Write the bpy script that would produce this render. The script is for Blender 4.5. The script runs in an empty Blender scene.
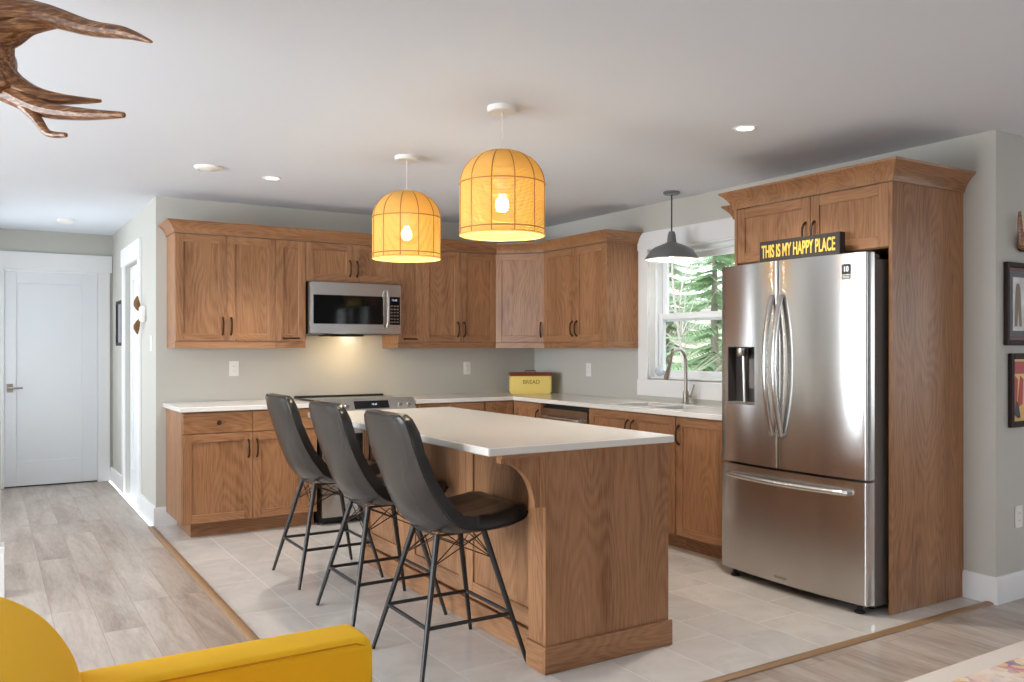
import bpy, bmesh, math, random
from mathutils import Vector, Matrix, noise
R = math.radians
PI = math.pi
SC = bpy.context.scene
COL = SC.collection
random.seed(7)

# ------------------------------------------------------------------ camera
cd = bpy.data.cameras.new('camera')
cam = bpy.data.objects.new('camera', cd)
COL.objects.link(cam)
cam.location = (-4.419, -6.723, 1.318)
cam.rotation_euler = (R(90), 0, -0.555)
cd.sensor_width = 36.0
cd.lens = 845.9 * 36.0 / 1024.0
cd.shift_y = 7.6 / 1024.0
cd.clip_start = 0.05
SC.camera = cam

# ------------------------------------------------------------------ sky, exposure
SC.view_settings.view_transform = 'Standard'
SC.view_settings.look = 'None'
SC.view_settings.exposure = 0.24
SC.view_settings.gamma = 1.0
SC.view_settings.use_curve_mapping = False
SC.cycles.use_denoising = True
SC.cycles.max_bounces = 10
SC.cycles.diffuse_bounces = 6
SC.cycles.transparent_max_bounces = 16
SC.cycles.sample_clamp_indirect = 6.0

wd = bpy.data.worlds.new('overcast_sky')
SC.world = wd
wd.use_nodes = True
bg = wd.node_tree.nodes['Background']
bg.inputs['Color'].default_value = (0.86, 0.93, 1.0, 1)
bg.inputs['Strength'].default_value = 2.7

ROOMX0, ROOMX1, ROOMY0 = -7.6, 3.2, -9.6
CEIL = 2.447


def area(name, loc, rot, sx, sy, power, color=(1, 1, 1)):
    l = bpy.data.lights.new(name, 'AREA')
    l.shape = 'RECTANGLE'
    l.size, l.size_y = sx, sy
    l.energy = power
    l.color = color
    o = bpy.data.objects.new(name, l)
    COL.objects.link(o)
    o.location = loc
    o.rotation_euler = rot
    return o


# daylight through the living room's windows (left wall, rear wall); right wall and hall lights are added
DAY = (0.87, 0.94, 1.0)
area('daylight_patio', (ROOMX0 - 0.12, -3.5, 1.2), (0, R(-90), 0), 2.0, 2.2, 140, DAY)
area('daylight_side', (ROOMX0 - 0.12, -1.4, 1.4), (0, R(-90), 0), 1.5, 1.6, 95, DAY)
area('daylight_rear_left', (-5.6, ROOMY0 - 0.12, 1.45), (R(90), 0, 0), 1.7, 1.5, 6, DAY)
area('daylight_rear_right', (-1.2, ROOMY0 - 0.12, 1.45), (R(90), 0, 0), 2.4, 1.5, 7, DAY)
area('right_wall_fill', (ROOMX1 + 0.12, -6.8, 1.45), (0, R(90), 0), 1.5, 2.4, 6, DAY)  # added light, an unseen window to brighten the picture wall
area('hall_fill', (-4.78, 1.55, 1.35), (0, R(-90), 0), 1.5, 1.0, 13, DAY)  # added light, an unseen window to brighten the hall
po = area('kitchen_window_portal', (0.16, -2.2, 1.59), (0, R(90), 0), 1.0, 1.1, 1)
po.data.cycles.is_portal = True


# ------------------------------------------------------------------ materials
MATS = {}


def mk(name):
    m = bpy.data.materials.new(name)
    m.use_nodes = True
    nt = m.node_tree
    return m, nt, nt.nodes['Principled BSDF']


def sr(r, g, b):
    f = lambda c: (c / 255 / 12.92) if c / 255 <= 0.04045 else ((c / 255 + 0.055) / 1.055) ** 2.4
    return (f(r), f(g), f(b), 1)


def plain(name, col, rough=0.5, metal=0.0, spec=0.5, bump=0, bscale=200, **kw):
    m, nt, p = mk(name)
    p.inputs['Base Color'].default_value = col
    p.inputs['Roughness'].default_value = rough
    p.inputs['Metallic'].default_value = metal
    p.inputs['Specular IOR Level'].default_value = spec
    for k, v in kw.items():
        p.inputs[k].default_value = v
    if bump:
        tc = nt.nodes.new('ShaderNodeTexCoord')
        n = nt.nodes.new('ShaderNodeTexNoise')
        n.inputs['Scale'].default_value = bscale
        n.inputs['Detail'].default_value = 3
        nt.links.new(tc.outputs['Object'], n.inputs['Vector'])
        b = nt.nodes.new('ShaderNodeBump')
        b.inputs['Strength'].default_value = bump
        b.inputs['Distance'].default_value = 0.002
        nt.links.new(n.outputs['Fac'], b.inputs['Height'])
        nt.links.new(b.outputs['Normal'], p.inputs['Normal'])
    MATS[name] = m
    return m


def N(nt, typ, **kw):
    n = nt.nodes.new(typ)
    for k, v in kw.items():
        if k.startswith('i_'):
            key = k[2:].replace('_', ' ')
            n.inputs[key].default_value = v
        else:
            setattr(n, k, v)
    return n


def ramp(nt, stops):
    r = nt.nodes.new('ShaderNodeValToRGB')
    e = r.color_ramp.elements
    while len(e) < len(stops):
        e.new(0.5)
    for i, (p, c) in enumerate(stops):
        e[i].position = p
        e[i].color = c
    return r


def oak(name, axis, light, dark, rough=0.38):
    """Flat sawn oak, grain running along the given object axis."""
    m, nt, p = mk(name)
    L = nt.links.new
    tc = N(nt, 'ShaderNodeTexCoord')
    oi = N(nt, 'ShaderNodeObjectInfo')
    mul = N(nt, 'ShaderNodeMath', operation='MULTIPLY')
    mul.inputs[1].default_value = 37.0
    L(oi.outputs['Random'], mul.inputs[0])
    add = N(nt, 'ShaderNodeVectorMath', operation='ADD')
    L(tc.outputs['Object'], add.inputs[0])
    L(mul.outputs[0], add.inputs[1])
    sc = {'x': (0.22, 1, 1), 'y': (1, 0.22, 1), 'z': (1, 1, 0.22)}[axis]
    s1 = N(nt, 'ShaderNodeVectorMath', operation='MULTIPLY')
    s1.inputs[1].default_value = sc
    L(add.outputs[0], s1.inputs[0])
    n1 = N(nt, 'ShaderNodeTexNoise', i_Scale=3.8, i_Detail=1.5, i_Roughness=0.45)
    L(s1.outputs[0], n1.inputs['Vector'])
    # contour lines of a slow noise give cathedral grain
    m1 = N(nt, 'ShaderNodeMath', operation='MULTIPLY')
    m1.inputs[1].default_value = 180.0
    L(n1.outputs['Fac'], m1.inputs[0])
    sn = N(nt, 'ShaderNodeMath', operation='SINE')
    L(m1.outputs[0], sn.inputs[0])
    # fine pores
    sc2 = {'x': (0.03, 1, 1), 'y': (1, 0.03, 1), 'z': (1, 1, 0.03)}[axis]
    s2 = N(nt, 'ShaderNodeVectorMath', operation='MULTIPLY')
    s2.inputs[1].default_value = sc2
    L(add.outputs[0], s2.inputs[0])
    n2 = N(nt, 'ShaderNodeTexNoise', i_Scale=260.0, i_Detail=2.0, i_Roughness=0.6)
    L(s2.outputs[0], n2.inputs['Vector'])
    # broad tone drift between boards
    s3 = N(nt, 'ShaderNodeVectorMath', operation='MULTIPLY')
    s3.inputs[1].default_value = {'x': (0.1, 1, 1), 'y': (1, 0.1, 1), 'z': (1, 1, 0.1)}[axis]
    L(add.outputs[0], s3.inputs[0])
    n3 = N(nt, 'ShaderNodeTexNoise', i_Scale=9.0, i_Detail=2.0)
    L(s3.outputs[0], n3.inputs['Vector'])
    a = N(nt, 'ShaderNodeMath', operation='MULTIPLY_ADD')
    a.inputs[1].default_value = 0.10
    a.inputs[2].default_value = 0.42
    L(sn.outputs[0], a.inputs[0])
    b = N(nt, 'ShaderNodeMath', operation='MULTIPLY_ADD')
    b.inputs[1].default_value = 1.15
    b.inputs[2].default_value = -0.575
    L(n2.outputs['Fac'], b.inputs[0])
    c = N(nt, 'ShaderNodeMath', operation='ADD')
    L(a.outputs[0], c.inputs[0])
    L(b.outputs[0], c.inputs[1])
    d = N(nt, 'ShaderNodeMath', operation='MULTIPLY_ADD')
    d.inputs[1].default_value = 0.9
    L(n3.outputs['Fac'], d.inputs[0])
    d2 = N(nt, 'ShaderNodeMath', operation='ADD')
    d2.inputs[1].default_value = -0.45
    L(c.outputs[0], d2.inputs[0])
    L(d2.outputs[0], d.inputs[2])
    mid = tuple((light[i] * 0.55 + dark[i] * 0.45) for i in range(3)) + (1,)
    cr = ramp(nt, [(0.0, dark), (0.45, mid), (1.0, light)])
    L(d.outputs[0], cr.inputs[0])
    L(cr.outputs[0], p.inputs['Base Color'])
    p.inputs['Roughness'].default_value = rough
    p.inputs['Specular IOR Level'].default_value = 0.4
    bp = N(nt, 'ShaderNodeBump')
    bp.inputs['Strength'].default_value = 0.12
    bp.inputs['Distance'].default_value = 0.001
    L(n2.outputs['Fac'], bp.inputs['Height'])
    L(bp.outputs[0], p.inputs['Normal'])
    MATS[name] = m
    return m


OAK_L, OAK_D = sr(184, 136, 97), sr(120, 78, 48)
for ax in 'xyz':
    oak('oak_' + ax, ax, OAK_L, OAK_D)
plain('quartz', sr(232, 228, 222), 0.16, spec=0.5)
plain('wall_paint', sr(196, 194, 186), 0.75, bump=0.05, bscale=400)
plain('rear_bounce_dark', sr(120, 112, 104), 0.75)  # unseen rear wall darkened to cut bounced light
plain('ceiling_paint', sr(224, 228, 235), 0.9, bump=0.05, bscale=300)
plain('trim_white', sr(236, 236, 236), 0.4)
plain('door_white', sr(230, 232, 235), 0.4)
plain('white_plastic', sr(240, 238, 232), 0.35)
plain('vinyl_white', sr(235, 238, 240), 0.35)
plain('bronze', sr(74, 54, 42), 0.35, 0.85)
plain('black_plastic', sr(18, 18, 19), 0.35)
plain('dispenser_grey', sr(66, 62, 61), 0.3)
plain('black_glass', sr(8, 9, 11), 0.06, spec=0.6)
plain('dark_grey_side', sr(112, 105, 101), 0.45)
plain('black_metal', sr(58, 57, 57), 0.4, 0.6)
plain('wire_metal', sr(66, 50, 42), 0.35, 0.7)
plain('chrome', sr(205, 203, 198), 0.14, 1.0)
plain('nickel', sr(168, 162, 154), 0.28, 1.0)
plain('white_cord', sr(225, 222, 215), 0.5)
plain('grey_lamp', sr(120, 122, 126), 0.35, 0.3)
plain('lamp_inner_white', sr(250, 248, 240), 0.5)
plain('antler_tip', sr(196, 160, 120), 0.4)
plain('twig_brown', sr(130, 92, 52), 0.7)
plain('dark_frame', sr(42, 24, 21), 0.6, spec=0.25)
plain('mahogany_mat', sr(98, 36, 30), 0.5)
plain('mat_grey', sr(110, 110, 114), 0.8)
plain('black_frame', sr(40, 39, 40), 0.6, spec=0.25)
plain('sign_black', sr(34, 30, 28), 0.6)
plain('sign_yellow', sr(212, 178, 74), 0.6)
plain('tin_yellow', sr(252, 226, 128), 0.35)
plain('tin_red', sr(130, 52, 34), 0.4)
plain('tin_letter', sr(150, 110, 40), 0.5)
plain('grey_print', sr(150, 150, 152), 0.7)
plain('label_white', sr(225, 225, 225), 0.5)
plain('ink_black', sr(20, 20, 20), 0.5)
plain('sofa_yellow', sr(252, 194, 26), 0.9, bump=0.5, bscale=700)
plain('sofa_piping', sr(214, 146, 8), 0.85)
plain('rubber', sr(15, 15, 15), 0.7)
plain('ground_grass', sr(176, 166, 146), 0.95, bump=0.3, bscale=10)
plain('bark_pale', sr(190, 182, 170), 0.9)
plain('bark_brown', sr(140, 130, 118), 0.9)
plain('needles_green', sr(150, 176, 132), 0.8)
plain('needles_pale', sr(196, 208, 182), 0.8)
plain('snow_twigs', sr(188, 180, 170), 0.9)
plain('drain_dark', sr(60, 60, 60), 0.3, 0.9)
plain('oak_strip', sr(150, 116, 82), 0.4)
plain('gap_shade_dark', sr(60, 50, 44), 0.6)  # dark colour painted in for the shade under the hall door


def emit(name, col, strength):
    m, nt, p = mk(name)
    p.inputs['Base Color'].default_value = col
    p.inputs['Emission Color'].default_value = col
    p.inputs['Emission Strength'].default_value = strength
    MATS[name] = m


emit('bulb_warm', (1.0, 0.80, 0.48, 1), 14)
emit('lamp_disc', (1.0, 0.93, 0.82, 1), 7)
emit('display_blue', (0.45, 0.6, 0.9, 1), 0.8)

# stainless steel, brushed
m, nt, p = mk('steel')
L = nt.links.new
tc = N(nt, 'ShaderNodeTexCoord')
vm = N(nt, 'ShaderNodeVectorMath', operation='MULTIPLY')
vm.inputs[1].default_value = (1, 1, 0.02)
L(tc.outputs['Object'], vm.inputs[0])
n = N(nt, 'ShaderNodeTexNoise', i_Scale=420.0, i_Detail=2.0)
L(vm.outputs[0], n.inputs['Vector'])
mr = N(nt, 'ShaderNodeMapRange')
mr.inputs['To Min'].default_value = 0.15
mr.inputs['To Max'].default_value = 0.23
L(n.outputs['Fac'], mr.inputs['Value'])
L(mr.outputs[0], p.inputs['Roughness'])
p.inputs['Base Color'].default_value = sr(200, 197, 194)
p.inputs['Metallic'].default_value = 1.0
p.inputs['Anisotropic'].default_value = 0.9
tg = N(nt, 'ShaderNodeTangent', direction_type='RADIAL', axis='Z')
L(tg.outputs[0], p.inputs['Tangent'])
p.inputs['Anisotropic Rotation'].default_value = 0.25
MATS['steel'] = m
plain('steel_plain', sr(206, 204, 201), 0.24, 1.0)

plain('sink_steel', sr(140, 138, 135), 0.38, 1.0)
# leather; the outer copy is painted lighter to imitate sheen
for nm, c, rgh in (('leather_sheen', sr(54, 50, 47), 0.26), ('leather_inner', sr(38, 35, 33), 0.28)):
    m, nt, p = mk(nm)
    L = nt.links.new
    tc = N(nt, 'ShaderNodeTexCoord')
    v = N(nt, 'ShaderNodeTexVoronoi', i_Scale=260.0)
    L(tc.outputs['Object'], v.inputs['Vector'])
    n = N(nt, 'ShaderNodeTexNoise', i_Scale=7.0, i_Detail=4.0)
    L(tc.outputs['Object'], n.inputs['Vector'])
    cr = ramp(nt, [(0.3, tuple(x * 0.8 for x in c[:3]) + (1,)), (0.75, tuple(x * 1.25 for x in c[:3]) + (1,))])
    L(n.outputs['Fac'], cr.inputs[0])
    L(cr.outputs[0], p.inputs['Base Color'])
    b = N(nt, 'ShaderNodeBump')
    b.inputs['Strength'].default_value = 0.12
    b.inputs['Distance'].default_value = 0.001
    L(v.outputs['Distance'], b.inputs['Height'])
    L(b.outputs[0], p.inputs['Normal'])
    p.inputs['Roughness'].default_value = rgh
    MATS[nm] = m
plain('leather_piping', sr(30, 27, 26), 0.35)

# weathered antler, streaked along its tines
m, nt, p = mk('antler_bone')
L = nt.links.new
tc = N(nt, 'ShaderNodeTexCoord')
vr = N(nt, 'ShaderNodeVectorRotate', rotation_type='Z_AXIS')
vr.inputs['Angle'].default_value = 0.555
L(tc.outputs['Object'], vr.inputs['Vector'])
vm = N(nt, 'ShaderNodeVectorMath', operation='MULTIPLY')
vm.inputs[1].default_value = (0.12, 1, 1)
L(vr.outputs[0], vm.inputs[0])
n = N(nt, 'ShaderNodeTexNoise', i_Scale=130.0, i_Detail=4.0, i_Roughness=0.6)
L(vm.outputs[0], n.inputs['Vector'])
cr = ramp(nt, [(0.3, sr(70, 40, 20)), (0.5, sr(128, 80, 44)), (0.72, sr(196, 148, 102))])
L(n.outputs['Fac'], cr.inputs[0])
L(cr.outputs[0], p.inputs['Base Color'])
b = N(nt, 'ShaderNodeBump')
b.inputs['Strength'].default_value = 0.5
b.inputs['Distance'].default_value = 0.003
L(n.outputs['Fac'], b.inputs['Height'])
L(b.outputs[0], p.inputs['Normal'])
p.inputs['Roughness'].default_value = 0.35
MATS['antler_bone'] = m

# rattan: warm cane that lets the bulb's light through
m, nt, p = mk('rattan')
L = nt.links.new
out = nt.nodes['Material Output']
p.inputs['Base Color'].default_value = sr(236, 208, 140)
p.inputs['Roughness'].default_value = 0.6
tl = N(nt, 'ShaderNodeBsdfTranslucent')
tl.inputs['Color'].default_value = sr(255, 232, 132)
mx = N(nt, 'ShaderNodeMixShader')
mx.inputs[0].default_value = 0.55
L(p.outputs[0], mx.inputs[1])
L(tl.outputs[0], mx.inputs[2])
L(mx.outputs[0], out.inputs['Surface'])
MATS['rattan'] = m
plain('rattan_rib', sr(170, 118, 62), 0.6)

# window glass
m, nt, p = mk('window_glass')
L = nt.links.new
out = nt.nodes['Material Output']
nt.nodes.remove(p)
tr = N(nt, 'ShaderNodeBsdfTransparent')
tr.inputs['Color'].default_value = (0.95, 0.97, 0.97, 1)
gl = N(nt, 'ShaderNodeBsdfGlossy')
gl.inputs['Roughness'].default_value = 0.02
fr = N(nt, 'ShaderNodeFresnel')
fr.inputs['IOR'].default_value = 1.35
ge = N(nt, 'ShaderNodeNewGeometry')
ff = N(nt, 'ShaderNodeMath', operation='SUBTRACT')
ff.inputs[0].default_value = 1.0
L(ge.outputs['Backfacing'], ff.inputs[1])
fm = N(nt, 'ShaderNodeMath', operation='MULTIPLY')
L(fr.outputs[0], fm.inputs[0])
L(ff.outputs[0], fm.inputs[1])
mx = N(nt, 'ShaderNodeMixShader')
L(fm.outputs[0], mx.inputs[0])
L(tr.outputs[0], mx.inputs[1])
L(gl.outputs[0], mx.inputs[2])
L(mx.outputs[0], out.inputs['Surface'])
MATS['window_glass'] = m

# porcelain floor tile: 0.305 x 0.61 m, third bond, soft veining
m, nt, p = mk('floor_tile')
L = nt.links.new
tc = N(nt, 'ShaderNodeTexCoord')
sep = N(nt, 'ShaderNodeSeparateXYZ')
L(tc.outputs['Object'], sep.inputs[0])
ax_ = N(nt, 'ShaderNodeMath', operation='ADD')
ax_.inputs[1].default_value = 3.10 + 0.304 * 10
L(sep.outputs['X'], ax_.inputs[0])
ay_ = N(nt, 'ShaderNodeMath', operation='ADD')
ay_.inputs[1].default_value = 1.85 + 0.61 * 20
L(sep.outputs['Y'], ay_.inputs[0])
cb = N(nt, 'ShaderNodeCombineXYZ')
L(ay_.outputs[0], cb.inputs['X'])
L(ax_.outputs[0], cb.inputs['Y'])
br = N(nt, 'ShaderNodeTexBrick', offset=0.34, offset_frequency=2, squash=1.0)
br.inputs['Scale'].default_value = 1.0
br.inputs['Brick Width'].default_value = 0.61
br.inputs['Row Height'].default_value = 0.304
br.inputs['Mortar Size'].default_value = 0.0016
br.inputs['Mortar Smooth'].default_value = 0.2
br.inputs['Color1'].default_value = (0, 0, 0, 1)
br.inputs['Color2'].default_value = (1, 1, 1, 1)
br.inputs['Mortar'].default_value = (0.5, 0.5, 0.5, 1)
L(cb.outputs[0], br.inputs['Vector'])
off = N(nt, 'ShaderNodeVectorMath', operation='MULTIPLY')
off.inputs[1].default_value = (7, 13, 5)
L(br.outputs['Color'], off.inputs[0])
pv = N(nt, 'ShaderNodeVectorMath', operation='ADD')
L(tc.outputs['Object'], pv.inputs[0])
L(off.outputs[0], pv.inputs[1])
n1 = N(nt, 'ShaderNodeTexNoise', i_Scale=3.2, i_Detail=5.0, i_Roughness=0.6, i_Distortion=0.8)
L(pv.outputs[0], n1.inputs['Vector'])
n2 = N(nt, 'ShaderNodeTexNoise', i_Scale=1.6, i_Detail=3.0, i_Distortion=1.4)
L(pv.outputs[0], n2.inputs['Vector'])
v1 = N(nt, 'ShaderNodeMath', operation='SUBTRACT')
v1.inputs[1].default_value = 0.5
L(n2.outputs['Fac'], v1.inputs[0])
v2 = N(nt, 'ShaderNodeMath', operation='ABSOLUTE')
L(v1.outputs[0], v2.inputs[0])
v3 = N(nt, 'ShaderNodeMapRange', clamp=True)
v3.inputs['From Max'].default_value = 0.018
v3.inputs['To Min'].default_value = 0.3
v3.inputs['To Max'].default_value = 0.0
L(v2.outputs[0], v3.inputs['Value'])
c1 = ramp(nt, [(0.3, sr(200, 194, 187)), (0.7, sr(221, 216, 209))])
L(n1.outputs['Fac'], c1.inputs[0])
mxv = N(nt, 'ShaderNodeMixRGB')
mxv.inputs['Color2'].default_value = sr(226, 222, 216)
L(v3.outputs[0], mxv.inputs['Fac'])
L(c1.outputs[0], mxv.inputs['Color1'])
mxg = N(nt, 'ShaderNodeMixRGB')
mxg.inputs['Color2'].default_value = sr(218, 213, 207)
L(br.outputs['Fac'], mxg.inputs['Fac'])
L(mxv.outputs[0], mxg.inputs['Color1'])
L(mxg.outputs[0], p.inputs['Base Color'])
rr = N(nt, 'ShaderNodeMapRange')
rr.inputs['To Min'].default_value = 0.09
rr.inputs['To Max'].default_value = 0.6
L(br.outputs['Fac'], rr.inputs['Value'])
L(rr.outputs[0], p.inputs['Roughness'])
MATS['floor_tile'] = m

# laminate planks along y
m, nt, p = mk('laminate')
L = nt.links.new
tc = N(nt, 'ShaderNodeTexCoord')
sep = N(nt, 'ShaderNodeSeparateXYZ')
L(tc.outputs['Object'], sep.inputs[0])
ax_ = N(nt, 'ShaderNodeMath', operation='ADD')
ax_.inputs[1].default_value = 20.06
L(sep.outputs['X'], ax_.inputs[0])
ay_ = N(nt, 'ShaderNodeMath', operation='ADD')
ay_.inputs[1].default_value = 30.0
L(sep.outputs['Y'], ay_.inputs[0])
cb = N(nt, 'ShaderNodeCombineXYZ')
L(ay_.outputs[0], cb.inputs['X'])
L(ax_.outputs[0], cb.inputs['Y'])
br = N(nt, 'ShaderNodeTexBrick', offset=0.37, offset_frequency=3, squash=1.0)
br.inputs['Scale'].default_value = 1.0
br.inputs['Brick Width'].default_value = 1.22
br.inputs['Row Height'].default_value = 0.185
br.inputs['Mortar Size'].default_value = 0.0012
br.inputs['Color1'].default_value = (0, 0, 0, 1)
br.inputs['Color2'].default_value = (1, 1, 1, 1)
br.inputs['Mortar'].default_value = (0.5, 0.5, 0.5, 1)
L(cb.outputs[0], br.inputs['Vector'])
off = N(nt, 'ShaderNodeVectorMath', operation='MULTIPLY')
off.inputs[1].default_value = (9, 17, 3)
L(br.outputs['Color'], off.inputs[0])
pv = N(nt, 'ShaderNodeVectorMath', operation='MULTIPLY_ADD')
pv.inputs[1].default_value = (1, 0.13, 1)
L(tc.outputs['Object'], pv.inputs[0])
L(off.outputs[0], pv.inputs[2])
n1 = N(nt, 'ShaderNodeTexNoise', i_Scale=9.0, i_Detail=5.0, i_Roughness=0.62, i_Distortion=0.6)
L(pv.outputs[0], n1.inputs['Vector'])
n2 = N(nt, 'ShaderNodeTexNoise', i_Scale=80.0, i_Detail=2.0)
L(pv.outputs[0], n2.inputs['Vector'])
aa = N(nt, 'ShaderNodeMath', operation='MULTIPLY_ADD')
aa.inputs[1].default_value = 0.3
L(n2.outputs['Fac'], aa.inputs[0])
sb = N(nt, 'ShaderNodeMath', operation='SUBTRACT')
sb.inputs[1].default_value = 0.15
L(n1.outputs['Fac'], sb.inputs[0])
L(sb.outputs[0], aa.inputs[2])
bt = N(nt, 'ShaderNodeMath', operation='MULTIPLY_ADD')
bt.inputs[1].default_value = 0.16
L(br.outputs['Color'], bt.inputs[0])
sb2 = N(nt, 'ShaderNodeMath', operation='SUBTRACT')
sb2.inputs[1].default_value = 0.08
L(aa.outputs[0], sb2.inputs[0])
L(sb2.outputs[0], bt.inputs[2])
c1 = ramp(nt, [(0.22, sr(138, 120, 108)), (0.5, sr(175, 160, 148)), (0.78, sr(199, 187, 176))])
L(bt.outputs[0], c1.inputs[0])
mxg = N(nt, 'ShaderNodeMixRGB')
mxg.inputs['Color2'].default_value = sr(140, 122, 108)
L(br.outputs['Fac'], mxg.inputs['Fac'])
L(c1.outputs[0], mxg.inputs['Color1'])
L(mxg.outputs[0], p.inputs['Base Color'])
p.inputs['Roughness'].default_value = 0.3
MATS['laminate'] = m

# faded printed rug
m, nt, p = mk('rug_print')
L = nt.links.new
tc = N(nt, 'ShaderNodeTexCoord')
v = N(nt, 'ShaderNodeTexVoronoi', i_Scale=26.0)
L(tc.outputs['Object'], v.inputs['Vector'])
n = N(nt, 'ShaderNodeTexNoise', i_Scale=5.0, i_Detail=5.0)
L(tc.outputs['Object'], n.inputs['Vector'])
hs = N(nt, 'ShaderNodeSeparateXYZ')
L(v.outputs['Color'], hs.inputs[0])
c1 = ramp(nt, [(0.0, sr(235, 228, 220)), (0.35, sr(236, 196, 120)), (0.55, sr(228, 168, 176)), (0.75, sr(200, 120, 150)), (0.95, sr(150, 140, 160))])
L(hs.outputs[0], c1.inputs[0])
mxg = N(nt, 'ShaderNodeMixRGB')
mxg.inputs['Color2'].default_value = sr(238, 224, 210)
f = N(nt, 'ShaderNodeMapRange', clamp=True)
f.inputs['From Min'].default_value = 0.35
f.inputs['From Max'].default_value = 0.65
L(n.outputs['Fac'], f.inputs['Value'])
L(f.outputs[0], mxg.inputs['Fac'])
L(c1.outputs[0], mxg.inputs['Color1'])
L(mxg.outputs[0], p.inputs['Base Color'])
p.inputs['Roughness'].default_value = 0.95
MATS['rug_print'] = m
plain('rug_border', sr(228, 218, 208), 0.95, bump=0.4, bscale=300)

# photograph and poster prints
for nm, stops, scl in (('photo_print', [(0.3, sr(196, 196, 198)), (0.52, sr(170, 166, 160)), (0.7, sr(210, 206, 200))], 6.0),
                       ('poster_print', [(0.3, sr(226, 178, 70)), (0.6, sr(218, 160, 60)), (0.8, sr(232, 196, 90))], 5.0)):
    m, nt, p = mk(nm)
    L = nt.links.new
    tc = N(nt, 'ShaderNodeTexCoord')
    n = N(nt, 'ShaderNodeTexNoise', i_Scale=scl, i_Detail=3.0)
    L(tc.outputs['Object'], n.inputs['Vector'])
    c1 = ramp(nt, stops)
    L(n.outputs['Fac'], c1.inputs[0])
    L(c1.outputs[0], p.inputs['Base Color'])
    p.inputs['Roughness'].default_value = 0.35
    MATS[nm] = m
plain('poster_red', sr(178, 44, 36), 0.5)
plain('poster_black', sr(36, 30, 30), 0.5)
plain('photo_brown', sr(120, 96, 74), 0.5)
plain('photo_dark', sr(70, 66, 66), 0.5)


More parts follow.
